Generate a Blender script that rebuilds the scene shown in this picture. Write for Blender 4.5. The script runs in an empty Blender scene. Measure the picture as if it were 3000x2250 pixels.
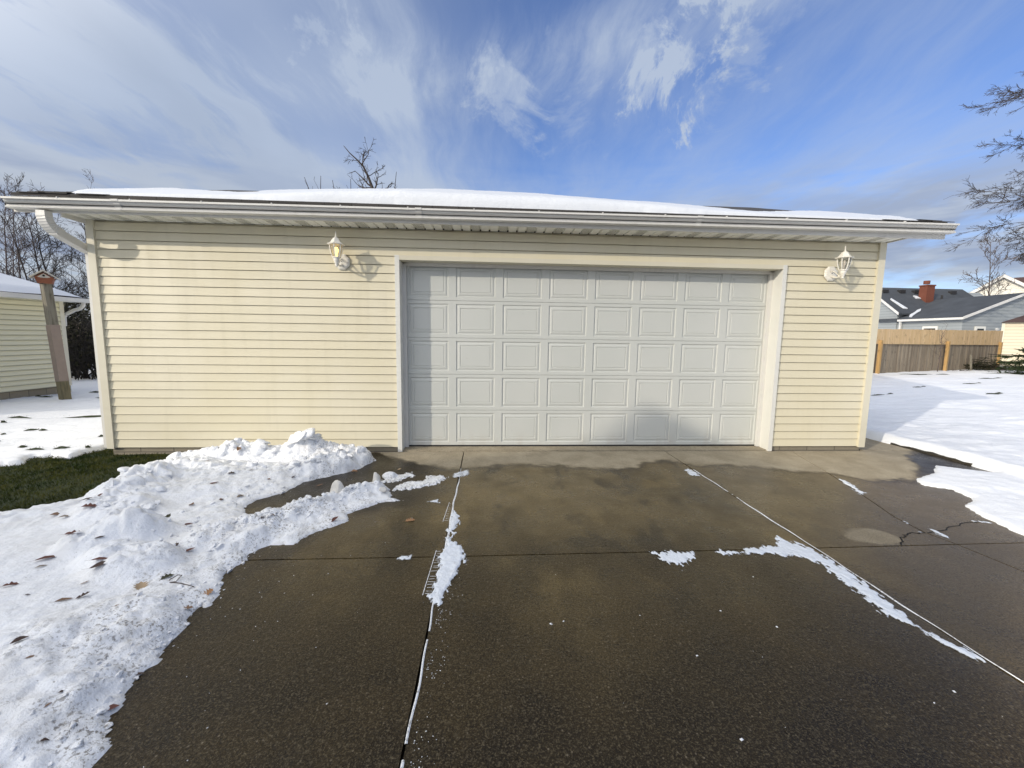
import bpy, bmesh, math, random
import numpy as np
from mathutils import Vector, Matrix

SC = bpy.context.scene
COL = SC.collection

# ------------------------------------------------------------------ camera, sky, sun, exposure
cam_d = bpy.data.cameras.new('camera')
cam_d.sensor_fit = 'HORIZONTAL'; cam_d.sensor_width = 36.0
cam_d.lens = 36.0 * 1223.976 / 3000.0
cam_d.clip_start = 0.05; cam_d.clip_end = 3000.0
cam = bpy.data.objects.new('camera', cam_d); COL.objects.link(cam)
def cam_axes(yaw, pitch, roll):
    f = Vector((math.sin(yaw)*math.cos(pitch), math.cos(yaw)*math.cos(pitch), math.sin(pitch)))
    r = Vector((math.cos(yaw), -math.sin(yaw), 0)); u = r.cross(f)
    return r*math.cos(roll)+u*math.sin(roll), -r*math.sin(roll)+u*math.cos(roll), f
_r, _u, _f = cam_axes(.0603, -.1139, .0140)
CAMP = Vector((0, -5.395, 1.518))
cam.matrix_world = Matrix(((_r.x, _u.x, -_f.x, CAMP.x), (_r.y, _u.y, -_f.y, CAMP.y), (_r.z, _u.z, -_f.z, CAMP.z), (0, 0, 0, 1)))
SC.camera = cam

TO_SUN = Vector((-1.5, -1.0, .68)).normalized()
SUN_EL = math.asin(TO_SUN.z); SUN_AZ = math.atan2(TO_SUN.x, TO_SUN.y)   # azimuth from +Y towards +X
sun_d = bpy.data.lights.new('sun', 'SUN'); sun_d.energy = 2.25; sun_d.angle = math.radians(.53); sun_d.color = (1.0, .90, .74)
sun = bpy.data.objects.new('sun', sun_d); COL.objects.link(sun)
sun.rotation_mode = 'QUATERNION'; sun.rotation_quaternion = TO_SUN.to_track_quat('Z', 'Y'); sun.location = (-30, -25, 20)

SC.view_settings.view_transform = 'Standard'; SC.view_settings.look = 'None'
SC.view_settings.exposure = .27; SC.view_settings.gamma = 1.0
SC.cycles.max_bounces = 8; SC.cycles.transparent_max_bounces = 12
SC.cycles.caustics_reflective = False; SC.cycles.caustics_refractive = False
SC.cycles.use_denoising = True

class NT:
    """small helper to write node trees"""
    def __init__(s, tree): s.t = tree; s.L = tree.links
    def n(s, ty, **kw):
        nd = s.t.nodes.new(ty)
        for k, v in kw.items(): setattr(nd, k, v)
        return nd
    def put(s, sock, v):
        if isinstance(v, bpy.types.NodeSocket): s.L.new(v, sock)
        elif v is not None: sock.default_value = v
    def math(s, op, a, b=None, c=None, clamp=False):
        nd = s.n('ShaderNodeMath', operation=op, use_clamp=clamp)
        for i, v in enumerate((a, b, c)):
            if v is not None: s.put(nd.inputs[i], v)
        return nd.outputs[0]
    def vmath(s, op, a, b=None, out=0):
        nd = s.n('ShaderNodeVectorMath', operation=op); s.put(nd.inputs[0], a)
        if b is not None: s.put(nd.inputs[1], b)
        return nd.outputs['Value'] if op in ('DOT_PRODUCT', 'LENGTH', 'DISTANCE') else nd.outputs[0]
    def noise(s, vec, scale, detail=4, rough=.5, dist=0, col=False):
        nd = s.n('ShaderNodeTexNoise'); s.put(nd.inputs['Vector'], vec); s.put(nd.inputs['Scale'], scale)
        nd.inputs['Detail'].default_value = detail; nd.inputs['Roughness'].default_value = rough; nd.inputs['Distortion'].default_value = dist
        return nd.outputs['Color' if col else 'Fac']
    def mapr(s, v, a, b, c=0.0, d=1.0, smooth=True):
        nd = s.n('ShaderNodeMapRange', interpolation_type='SMOOTHSTEP' if smooth else 'LINEAR')
        s.put(nd.inputs['Value'], v)
        for k, x in (('From Min', a), ('From Max', b), ('To Min', c), ('To Max', d)): s.put(nd.inputs[k], x)
        return nd.outputs['Result']
    def mix(s, f, a, b, mode='MIX'):
        nd = s.n('ShaderNodeMix', data_type='RGBA', blend_type=mode); s.put(nd.inputs[0], f)
        for sock, v in ((nd.inputs[6], a), (nd.inputs[7], b)):
            if isinstance(v, tuple): v = (*v[:3], 1)
            s.put(sock, v)
        return nd.outputs[2]
    def sep(s, v): nd = s.n('ShaderNodeSeparateXYZ'); s.put(nd.inputs[0], v); return nd.outputs
    def comb(s, x, y, z):
        nd = s.n('ShaderNodeCombineXYZ')
        for i, v in enumerate((x, y, z)): s.put(nd.inputs[i], v)
        return nd.outputs[0]
    def ramp(s, f, pts):
        nd = s.n('ShaderNodeValToRGB'); s.put(nd.inputs[0], f); cr = nd.color_ramp
        while len(cr.elements) < len(pts): cr.elements.new(.5)
        for e, (p, c) in zip(cr.elements, pts): e.position = p; e.color = (*c, 1) if isinstance(c, tuple) else (c, c, c, 1)
        return nd.outputs[0]
    def bump(s, h, dist=.01, strength=1.0, normal=None):
        nd = s.n('ShaderNodeBump'); s.put(nd.inputs['Height'], h); nd.inputs['Distance'].default_value = dist
        s.put(nd.inputs['Strength'], strength)
        if normal: s.put(nd.inputs['Normal'], normal)
        return nd.outputs[0]

# --- world: clear blue winter sky with wind-drawn high cloud
W = bpy.data.worlds.new('World'); SC.world = W; W.use_nodes = True
W.node_tree.nodes.clear(); k = NT(W.node_tree)
sky = k.n('ShaderNodeTexSky', sky_type='NISHITA', sun_disc=False, sun_elevation=SUN_EL, sun_rotation=SUN_AZ,
          altitude=200.0, air_density=1.0, dust_density=.6, ozone_density=1.6)
dirv = k.n('ShaderNodeTexCoord').outputs['Generated']
dx, dy, dz = k.sep(dirv)
den = k.math('ADD', k.math('MAXIMUM', dz, 0.0), .12)
u = k.math('DIVIDE', dx, den); v = k.math('DIVIDE', dy, den)
warp = k.noise(k.comb(u, v, 0.0), .9, 3, .5, col=True)
wx, wy, wz = k.sep(warp)
u2 = k.math('ADD', u, k.math('MULTIPLY', k.math('SUBTRACT', wx, .5), .55)); v2 = k.math('ADD', v, k.math('MULTIPLY', k.math('SUBTRACT', wy, .5), .55))
streak = k.noise(k.comb(k.math('MULTIPLY', u2, 2.6), k.math('MULTIPLY', v2, .60), 5.3), 1.0, 9, .64)
broad = k.noise(k.comb(k.math('MULTIPLY', u, .8), k.math('MULTIPLY', v, .35), 9.2), 1.0, 4, .5)
left = k.mapr(dx, .12, -.42)
dens = k.math('ADD', k.math('MULTIPLY', k.mapr(streak, .39, .72), k.math('ADD', .30, k.math('MULTIPLY', left, .34))),
              k.math('MULTIPLY', left, k.mapr(broad, .25, .62, .34, .60)))
# the band of thin cloud drawn out to the right, low over the roof
band = k.math('MULTIPLY', k.mapr(k.math('ABSOLUTE', k.math('SUBTRACT', dz, k.math('ADD', .50, k.math('MULTIPLY', dx, .16)))), .085, 0.0), k.mapr(streak, .36, .62, .10, .55))
dens = k.math('ADD', dens, band)
# low hazy cloud towards the horizon
low = k.noise(k.comb(k.math('MULTIPLY', k.math('ARCTAN2', dx, dy), 3.2), k.math('MULTIPLY', dz, 15.0), 1.3), 1.0, 6, .55, .4)
lowm = k.math('MULTIPLY', k.mapr(dz, .40, .17), k.mapr(low, .28, .58))
dens = k.math('ADD', dens, k.math('MULTIPLY', lowm, .9))
# single puffs
puffn = k.noise(dirv, 6.0, 8, .66, .6)
def puff(d, rad, amt, sx=1.0):
    global dens
    c = Vector(d).normalized()
    q = k.vmath('DISTANCE', dirv, tuple(c))
    q = k.math('ADD', q, k.math('MULTIPLY', k.math('SUBTRACT', puffn, .5), .52))
    dens = k.math('ADD', dens, k.mapr(q, rad, rad*.15, 0.0, amt))
def pxdir(x, y): return _f + (x-1500)/1223.976*_r - (y-1125)/1223.976*_u
for x, y, rad, amt in ((1915, 150, .075, .30), (2010, 165, .07, .42), (1905, 268, .07, .46), (1885, 345, .045, .22), (2205, 150, .06, .26), (2060, 255, .05, .16),
                       (1600, 95, .06, .34), (1525, 250, .085, .40), (1660, 285, .07, .20), (1040, 118, .05, .2), (2300, 45, .05, .14)):
    puff(pxdir(x, y), rad, amt)
dens = k.math('ADD', k.math('MINIMUM', dens, .86), .03)
grey = k.math('MULTIPLY', k.mapr(k.noise(k.comb(k.math('MULTIPLY', u2, 1.6), k.math('MULTIPLY', v2, .7), 6.1), 1.0, 5, .5), .45, .68), .55)
ccol = k.mix(grey, (2.75, 3.2, 3.95), (2.1, 2.5, 3.2))
lowc = k.mix(k.mapr(k.noise(k.comb(k.math('MULTIPLY', k.math('ARCTAN2', dx, dy), 4.0), k.math('MULTIPLY', dz, 22.0), 7.7), 1.0, 5, .55), .40, .62), (1.8, 2.05, 2.65), (2.95, 3.15, 3.4))
ccol = k.mix(k.mapr(dz, .36, .16), ccol, lowc)
skyc = k.mix(1.0, sky.outputs[0], (.60, .70, .98), 'MULTIPLY')
# added bright glow above the sun, unseen behind the camera, for soft fill light
sund = k.vmath('DOT_PRODUCT', dirv, tuple(Vector((TO_SUN.x, TO_SUN.y, 1.15)).normalized()))
sky_fill = k.mapr(sund, .30, .90)
dens = k.math('MAXIMUM', dens, k.math('MULTIPLY', sky_fill, .92))
ccol = k.mix(sky_fill, ccol, (11.8, 11.6, 11.2))
bg = k.n('ShaderNodeBackground'); bg.inputs['Strength'].default_value = .15
k.put(bg.inputs['Color'], k.mix(dens, skyc, ccol))
wo = k.n('ShaderNodeOutputWorld'); k.L.new(bg.outputs[0], wo.inputs[0])

# ------------------------------------------------------------------ helpers
def set_props(o, label=None, cat=None, group=None, kind=None):
    if label: o['label'] = label
    if cat: o['category'] = cat
    if group: o['group'] = group
    if kind: o['kind'] = kind
    return o
def thing(name, loc, label, cat, group=None, rotz=0.0):
    o = bpy.data.objects.new(name, None); COL.objects.link(o); o.empty_display_size = .2
    o.location = loc; o.rotation_euler = (0, 0, rotz)
    return set_props(o, label, cat, group)
def root_off(parent):
    p = parent; off = Vector((0, 0, 0))
    while p is not None: off += p.location; p = p.parent
    return off
def mesh_obj(name, V, F, mat, parent=None, smooth=False, local=False, midx=None):
    me = bpy.data.meshes.new(name)
    V = np.asarray(V, dtype=np.float64).reshape(-1, 3)
    if parent is not None and not local: V = V - np.array(root_off(parent))
    if isinstance(F, np.ndarray):
        m, kk = F.shape
        me.vertices.add(len(V)); me.vertices.foreach_set('co', V.astype(np.float32).ravel())
        me.loops.add(m*kk); me.loops.foreach_set('vertex_index', F.astype(np.int32).ravel())
        me.polygons.add(m); me.polygons.foreach_set('loop_start', np.arange(0, m*kk, kk, dtype=np.int32))
        me.polygons.foreach_set('loop_total', np.full(m, kk, dtype=np.int32))
        me.update(calc_edges=True); me.validate()
    else:
        me.from_pydata(V.tolist(), [], F); me.validate()
    for m_ in (mat if isinstance(mat, (list, tuple)) else [mat]): me.materials.append(m_)
    if midx is not None: me.polygons.foreach_set('material_index', np.asarray(midx, dtype=np.int32))
    if smooth: me.polygons.foreach_set('use_smooth', np.ones(len(me.polygons), dtype=bool))
    me.update()
    o = bpy.data.objects.new(name, me); COL.objects.link(o)
    if parent is not None: o.parent = parent
    return o
class MB:
    def __init__(s): s.V = []; s.F = []
    def add(s, V, F):
        b = len(s.V); s.V += [tuple(p) for p in V]; s.F += [tuple(i+b for i in f) for f in F]; return s
    def box(s, x0, x1, y0, y1, z0, z1):
        V = [(x, y, z) for x in (x0, x1) for y in (y0, y1) for z in (z0, z1)]
        return s.add(V, [(0, 1, 3, 2), (4, 6, 7, 5), (0, 4, 5, 1), (2, 3, 7, 6), (0, 2, 6, 4), (1, 5, 7, 3)])
    def obox(s, c, ax, ay, az, hx, hy, hz):
        c, ax, ay, az = map(Vector, (c, ax, ay, az))
        V = [c+ax*hx*i+ay*hy*j+az*hz*l for i in (-1, 1) for j in (-1, 1) for l in (-1, 1)]
        return s.add(V, [(0, 1, 3, 2), (4, 6, 7, 5), (0, 4, 5, 1), (2, 3, 7, 6), (0, 2, 6, 4), (1, 5, 7, 3)])
    def quad(s, *p): return s.add(p, [tuple(range(len(p)))])
    def prism(s, poly, d):
        n = len(poly); d = Vector(d); P = [Vector(p) for p in poly]
        return s.add(P+[p+d for p in P], [tuple(range(n))[::-1], tuple(range(n, 2*n))]+[(i, (i+1) % n, n+(i+1) % n, n+i) for i in range(n)])
    def tube(s, path, rad, n=6, cap=True):
        P = [Vector(p) for p in path]; m = len(P)
        if not hasattr(rad, '__len__'): rad = [rad]*m
        ref = Vector((.13, .31, .94)); V = []
        for i, p in enumerate(P):
            t = (P[min(i+1, m-1)]-P[max(i-1, 0)])
            t = t.normalized() if t.length > 1e-9 else Vector((0, 0, 1))
            a = t.cross(ref)
            if a.length < .05: a = t.cross(Vector((1, 0, 0)))
            a.normalize(); b = t.cross(a)
            V += [p+(a*math.cos(6.2832*j/n)+b*math.sin(6.2832*j/n))*rad[i] for j in range(n)]
        F = [(i*n+j, i*n+(j+1) % n, (i+1)*n+(j+1) % n, (i+1)*n+j) for i in range(m-1) for j in range(n)]
        if cap: F += [tuple(range(n))[::-1], tuple(range((m-1)*n, m*n))]
        return s.add(V, F)
    def lathe(s, prof, n, c=(0, 0, 0), ph=0.0, cap=True):
        V = []; m = len(prof)
        for r, z in prof: V += [(c[0]+r*math.cos(6.2832*(j+ph)/n), c[1]+r*math.sin(6.2832*(j+ph)/n), c[2]+z) for j in range(n)]
        F = [(i*n+j, i*n+(j+1) % n, (i+1)*n+(j+1) % n, (i+1)*n+j) for i in range(m-1) for j in range(n)]
        if cap: F += [tuple(range(n))[::-1], tuple(range((m-1)*n, m*n))]
        return s.add(V, F)
    def build(s, name, mat, parent=None, smooth=False, local=False): return mesh_obj(name, s.V, s.F, mat, parent, smooth, local)

# numpy noise
def _hash(ix, iy, seed):
    h = (ix.astype(np.int64)*374761393 + iy.astype(np.int64)*668265263 + seed*1442695041) & 0xffffffff
    h = ((h ^ (h >> 13))*1274126177) & 0xffffffff
    return ((h ^ (h >> 16)) & 0xffff)/65535.0
def vn(x, y, seed=0):
    ix = np.floor(x); iy = np.floor(y); fx = x-ix; fy = y-iy
    fx = fx*fx*fx*(fx*(fx*6-15)+10); fy = fy*fy*fy*(fy*(fy*6-15)+10)
    a = _hash(ix, iy, seed); b = _hash(ix+1, iy, seed); c = _hash(ix, iy+1, seed); d = _hash(ix+1, iy+1, seed)
    return (a*(1-fx)+b*fx)*(1-fy)+(c*(1-fx)+d*fx)*fy
def fbm(x, y, sc, oct=4, seed=0, gain=.5):
    t = 0; a = 1; n = 0
    for i in range(oct):
        t = t+a*vn(x*sc*1.93**i+17.3*i, y*sc*1.93**i-9.1*i, seed+i); n += a; a *= gain
    return t/n-.5
def worley(x, y, sc, seed=0):
    x = x*sc; y = y*sc; ix = np.floor(x); iy = np.floor(y); best = np.full(x.shape, 9.0)
    for i in (-1, 0, 1):
        for j in (-1, 0, 1):
            px = ix+i+_hash(ix+i, iy+j, seed); py = iy+j+_hash(ix+i, iy+j, seed+77)
            best = np.minimum(best, (px-x)**2+(py-y)**2)
    return np.sqrt(best)
def sdpoly(x, y, poly):
    """signed distance, positive inside"""
    P = np.asarray(poly, float); d2 = np.full(x.shape, 1e9); ins = np.zeros(x.shape, bool)
    for (ax, ay), (bx, by) in zip(P, np.roll(P, -1, 0)):
        ex, ey = bx-ax, by-ay; wx_, wy_ = x-ax, y-ay
        t = np.clip((wx_*ex+wy_*ey)/(ex*ex+ey*ey+1e-12), 0, 1)
        d2 = np.minimum(d2, (wx_-ex*t)**2+(wy_-ey*t)**2)
        if ay != by:
            c = ((ay > y) != (by > y)) & (x < (bx-ax)*(y-ay)/(by-ay)+ax); ins ^= c
    return np.where(ins, 1, -1)*np.sqrt(d2)
def ridge(x, y, pts):
    """pts: (x, y, height, width) along a crest line"""
    out = np.zeros(x.shape)
    for a, b in zip(pts[:-1], pts[1:]):
        ex, ey = b[0]-a[0], b[1]-a[1]
        t = np.clip(((x-a[0])*ex+(y-a[1])*ey)/(ex*ex+ey*ey+1e-12), 0, 1)
        d = np.hypot(x-a[0]-ex*t, y-a[1]-ey*t); h = a[2]+(b[2]-a[2])*t; w = a[3]+(b[3]-a[3])*t
        out = np.maximum(out, h*np.exp(-(d/w)**2.6))
    return out
def blocks(x, y, sc, seed):
    """broken-slab relief: each cell keeps a height and a tilt of its own"""
    xx = x*sc; yy = y*sc; ix = np.floor(xx); iy = np.floor(yy); d1 = np.full(x.shape, 9.0); d2 = np.full(x.shape, 9.0); val = np.zeros(x.shape)
    for i in (-1, 0, 1):
        for j in (-1, 0, 1):
            hx, hy, hv = _hash(ix+i, iy+j, seed), _hash(ix+i, iy+j, seed+77), _hash(ix+i, iy+j, seed+155)
            ax, ay = xx-(ix+i+hx), yy-(iy+j+hy); d = ax*ax+ay*ay; nearer = d < d1
            d2 = np.where(nearer, d1, np.minimum(d2, d)); val = np.where(nearer, (hv-.5)+(hx-.5)*ax*.9+(hy-.5)*ay*.9, val); d1 = np.where(nearer, d, d1)
    gap = np.sqrt(d2)-np.sqrt(d1); return val-.35*np.exp(-(gap/.12)**2)
def smooth01(t): t = np.clip(t, 0, 1); return t*t*(3-2*t)
def hf(name, xs, ys, H, keep, mat, smooth=True, parent=None):
    """height field over a grid; keep: bool per vertex, quads with any kept corner stay"""
    nx, ny = len(xs), len(ys); X, Y = np.meshgrid(xs, ys, indexing='ij')
    V = np.stack([X, Y, H], -1).reshape(-1, 3); idx = np.arange(nx*ny).reshape(nx, ny)
    q = np.stack([idx[:-1, :-1], idx[1:, :-1], idx[1:, 1:], idx[:-1, 1:]], -1).reshape(-1, 4)
    kq = keep.reshape(-1)[q].any(1); q = q[kq]
    used = np.unique(q); rm = np.zeros(nx*ny, np.int64); rm[used] = np.arange(len(used))
    return mesh_obj(name, V[used], rm[q], mat, parent, smooth)
def copy_tree(o, parent=None):
    c = o.copy(); COL.objects.link(c); c.parent = parent
    for ch in list(o.children): copy_tree(ch, c)
    return c

# ------------------------------------------------------------------ materials
def mat(name, fn=None, base=(.5, .5, .5), rough=.6, spec=.5, metal=0.0):
    m = bpy.data.materials.new(name); m.use_nodes = True; t = m.node_tree; t.nodes.clear(); q = NT(t)
    b = q.n('ShaderNodeBsdfPrincipled'); o = q.n('ShaderNodeOutputMaterial'); q.L.new(b.outputs[0], o.inputs[0])
    b.inputs['Base Color'].default_value = (*base, 1); b.inputs['Roughness'].default_value = rough
    b.inputs['Specular IOR Level'].default_value = spec; b.inputs['Metallic'].default_value = metal
    if fn: fn(q, b, q.n('ShaderNodeTexCoord').outputs['Object'])
    return m
def f_vinyl(c1, c2, grime=.12):
    def fn(q, b, co):
        x, y, z = q.sep(co)
        n1 = q.noise(co, 1.3, 4); n2 = q.noise(q.comb(q.math('MULTIPLY', x, 9.0), q.math('MULTIPLY', y, 9.0), q.math('MULTIPLY', z, .8)), 1.0, 4)
        c = q.mix(q.mapr(n1, .3, .7), c1, c2)
        c = q.mix(q.math('MULTIPLY', q.mapr(n2, .50, .75), grime), c, tuple(.62*a for a in c1))
        row = q.n('ShaderNodeTexWhiteNoise', noise_dimensions='1D'); q.put(row.inputs['W'], q.math('FLOOR', q.math('DIVIDE', q.math('SUBTRACT', z, .0675), .105)))
        c = q.mix(q.math('MULTIPLY', row.outputs[0], .07), c, tuple(.75*a for a in c2))
        q.put(b.inputs['Base Color'], c)
        g = q.noise(q.comb(q.math('MULTIPLY', x, 14.0), q.math('MULTIPLY', y, 14.0), q.math('MULTIPLY', z, 90.0)), 1.0, 3)
        wv = q.noise(q.comb(q.math('MULTIPLY', x, 1.6), y, q.math('MULTIPLY', z, 9.0)), 1.0, 2)
        q.put(b.inputs['Normal'], q.bump(wv, .012, .35, q.bump(g, .0015, .35)))
        q.put(b.inputs['Roughness'], q.mapr(n2, .3, .7, .42, .6))
    return fn
M = {}
M['siding'] = mat('cream_vinyl', f_vinyl((.64, .585, .425), (.66, .61, .465)))
M['siding_old'] = None
M['trim'] = mat('cream_trim', f_vinyl((.62, .58, .455), (.65, .615, .50), .06))
def f_white(c, grime=.2, gc=(.30, .28, .24)):
    def fn(q, b, co):
        x, y, z = q.sep(co)
        n = q.noise(co, 3.0, 5, .6); s = q.noise(q.comb(q.math('MULTIPLY', x, 22.0), q.math('MULTIPLY', y, 22.0), q.math('MULTIPLY', z, 1.2)), 1.0, 4)
        f = q.math('MULTIPLY', q.math('MULTIPLY', q.mapr(n, .42, .75), q.mapr(s, .35, .7)), grime*2)
        q.put(b.inputs['Base Color'], q.mix(f, c, gc)); q.put(b.inputs['Roughness'], q.mapr(n, .3, .7, .32, .55))
    return fn
M['white'] = mat('white_aluminium', f_white((.64, .63, .60), .12))
M['white_trim'] = mat('white_painted_trim', f_white((.68, .675, .63), .1))
M['soffit'] = mat('soffit_white', f_white((.90, .90, .84), .12))
def f_door(q, b, co):
    x, y, z = q.sep(co)
    n = q.noise(co, 1.1, 4); g = q.noise(q.comb(q.math('MULTIPLY', x, 6.0), y, q.math('MULTIPLY', z, 120.0)), 1.0, 4, .6)
    low = q.math('MULTIPLY', q.mapr(z, .28, .03), q.mapr(q.noise(q.comb(q.math('MULTIPLY', x, 8.0), y, q.math('MULTIPLY', z, 2.0)), 1.0, 4), .40, .7))
    c = q.mix(q.mapr(n, .3, .7), (.525, .54, .51), (.55, .56, .53))
    c = q.mix(q.math('MULTIPLY', low, .35), c, (.42, .39, .34))
    sc = q.noise(q.comb(q.math('MULTIPLY', x, 3.0), y, q.math('MULTIPLY', z, 5.0)), 6.0, 5, .65)
    c = q.mix(q.math('MULTIPLY', q.mapr(sc, .66, .72), .22), c, (.36, .35, .33))
    q.put(b.inputs['Base Color'], c); q.put(b.inputs['Normal'], q.bump(g, .002, .5)); q.put(b.inputs['Roughness'], q.mapr(n, .3, .7, .38, .5))
M['door'] = mat('garage_door_white', f_door)
M['dark_gap'] = mat('dark_gap', None, (.012, .012, .013), .9)
M['rubber'] = mat('rubber_seal', None, (.02, .02, .022), .7)
def f_vent(q, b, co):
    vo = q.n('ShaderNodeTexVoronoi', distance='EUCLIDEAN'); q.put(vo.inputs['Vector'], co); vo.inputs['Scale'].default_value = 110; vo.inputs['Randomness'].default_value = 0
    q.put(b.inputs['Base Color'], q.mix(q.mapr(vo.outputs['Distance'], .34, .26), (.70, .70, .64), (.07, .07, .06)))
M['vent'] = mat('perforated_soffit', f_vent, rough=.5)
def f_shingle(q, b, co):
    x, y, z = q.sep(co)
    br = q.n('ShaderNodeTexBrick'); q.put(br.inputs['Vector'], q.comb(x, q.math('MULTIPLY', y, 1.054), 0.0)); br.inputs['Scale'].default_value = 1
    br.inputs['Brick Width'].default_value = .3; br.inputs['Row Height'].default_value = .14; br.inputs['Mortar Size'].default_value = .006
    br.inputs['Color1'].default_value = (.022, .021, .021, 1); br.inputs['Color2'].default_value = (.048, .044, .042, 1); br.inputs['Mortar'].default_value = (.008, .008, .008, 1)
    g = q.noise(co, 180, 3)
    q.put(b.inputs['Base Color'], q.mix(q.math('MULTIPLY', g, .5), br.outputs['Color'], (.07, .065, .06))); q.put(b.inputs['Normal'], q.bump(br.outputs['Fac'], .006, .6))
M['shingle'] = mat('dark_shingle', f_shingle, rough=.85)
M['far_shingle'] = mat('charcoal_shingle', lambda q, b, co: q.put(b.inputs['Base Color'], q.mix(q.noise(co, 1.2, 6, .7), (.022, .026, .032), (.075, .085, .10))), rough=.85)
M['brown_shingle'] = mat('brown_red_shingle', lambda q, b, co: q.put(b.inputs['Base Color'], q.mix(q.noise(co, 3, 5, .7), (.045, .026, .025), (.085, .05, .045))), rough=.85)
def f_snow(scale=1.0, dirt=.15, grain=1.0, base=(.80, .825, .86), plow=False):
    def fn(q, b, co):
        big = q.noise(co, 1.7*scale, 4); n1 = q.noise(co, 14*scale, 5, .62); n2 = q.noise(co, 75*scale, 4, .6); n3 = q.noise(co, 300*scale, 2)
        c = q.mix(q.mapr(big, .3, .7), base, tuple(min(.93, a*1.05) for a in base))
        sp = q.math('MULTIPLY', q.mapr(q.noise(co, 46, 4, .6), .645, .70), q.mapr(q.noise(co, 2.3, 3), .44, .62))
        c = q.mix(q.math('MULTIPLY', sp, dirt*3.2, clamp=True), c, (.16, .13, .10))
        c = q.mix(q.math('MULTIPLY', q.mapr(q.noise(co, 5.0, 4), .5, .72), dirt), c, (.50, .47, .42))
        if plow:   # grit scraped up with the snow, mostly along the driveway side
            px = q.sep(co)[0]; near = q.mapr(q.math('ADD', px, q.math('MULTIPLY', big, .9)), -2.0, -1.0)
            gr = q.math('MULTIPLY', q.mapr(q.noise(co, 62, 5, .7), .51, .61), q.mapr(q.noise(co, 6, 4), .38, .60))
            c = q.mix(q.math('MULTIPLY', gr, q.mapr(near, 0.0, 1.0, .10, .85, False)), c, (.12, .10, .075))
            c = q.mix(q.math('MULTIPLY', near, q.mapr(q.noise(co, 11, 5, .65), .48, .70, 0.0, .45)), c, (.46, .44, .40))
        q.put(b.inputs['Base Color'], c)
        nm = q.bump(n1, .03*grain, .55); nm = q.bump(n2, .008*grain, .55, nm); nm = q.bump(n3, .002*grain, .5, nm)
        q.put(b.inputs['Normal'], nm)
    return fn
M['snow_pile'] = mat('plowed_snow', f_snow(1.0, .20, .85, (.77, .785, .81), plow=True), rough=.55, spec=.3)
M['snow_field'] = mat('settled_snow', f_snow(.6, .03, .9, (.76, .78, .815)), rough=.5, spec=.35)
M['snow_roof'] = mat('roof_snow', f_snow(.5, 0.0, .6, (.60, .625, .665)), rough=.5, spec=.35)
M['snow_thin'] = mat('thin_icy_snow', f_snow(1.4, .10, .6, (.66, .70, .76)), rough=.5, spec=.35)
_t = M['snow_thin'].node_tree; _q = NT(_t); _o = [n_ for n_ in _t.nodes if n_.type == 'OUTPUT_MATERIAL'][0]; _p = [n_ for n_ in _t.nodes if n_.type == 'BSDF_PRINCIPLED'][0]
_co = _q.n('ShaderNodeTexCoord').outputs['Object']; _tr = _q.n('ShaderNodeBsdfTransparent'); _mx = _q.n('ShaderNodeMixShader')
_q.put(_mx.inputs[0], _q.mapr(_q.math('ADD', _q.sep(_co)[2], _q.math('MULTIPLY', _q.math('SUBTRACT', _q.noise(_co, 95, 4, .7), .5), .010)), .0012, .0052))
_q.L.new(_tr.outputs[0], _mx.inputs[1]); _q.L.new(_p.outputs[0], _mx.inputs[2]); _q.L.new(_mx.outputs[0], _o.inputs[0])
M['ice_chunk'] = mat('old_ice_lump', f_snow(1.5, .10, .7, (.62, .60, .56)), rough=.5, spec=.35)

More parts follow.
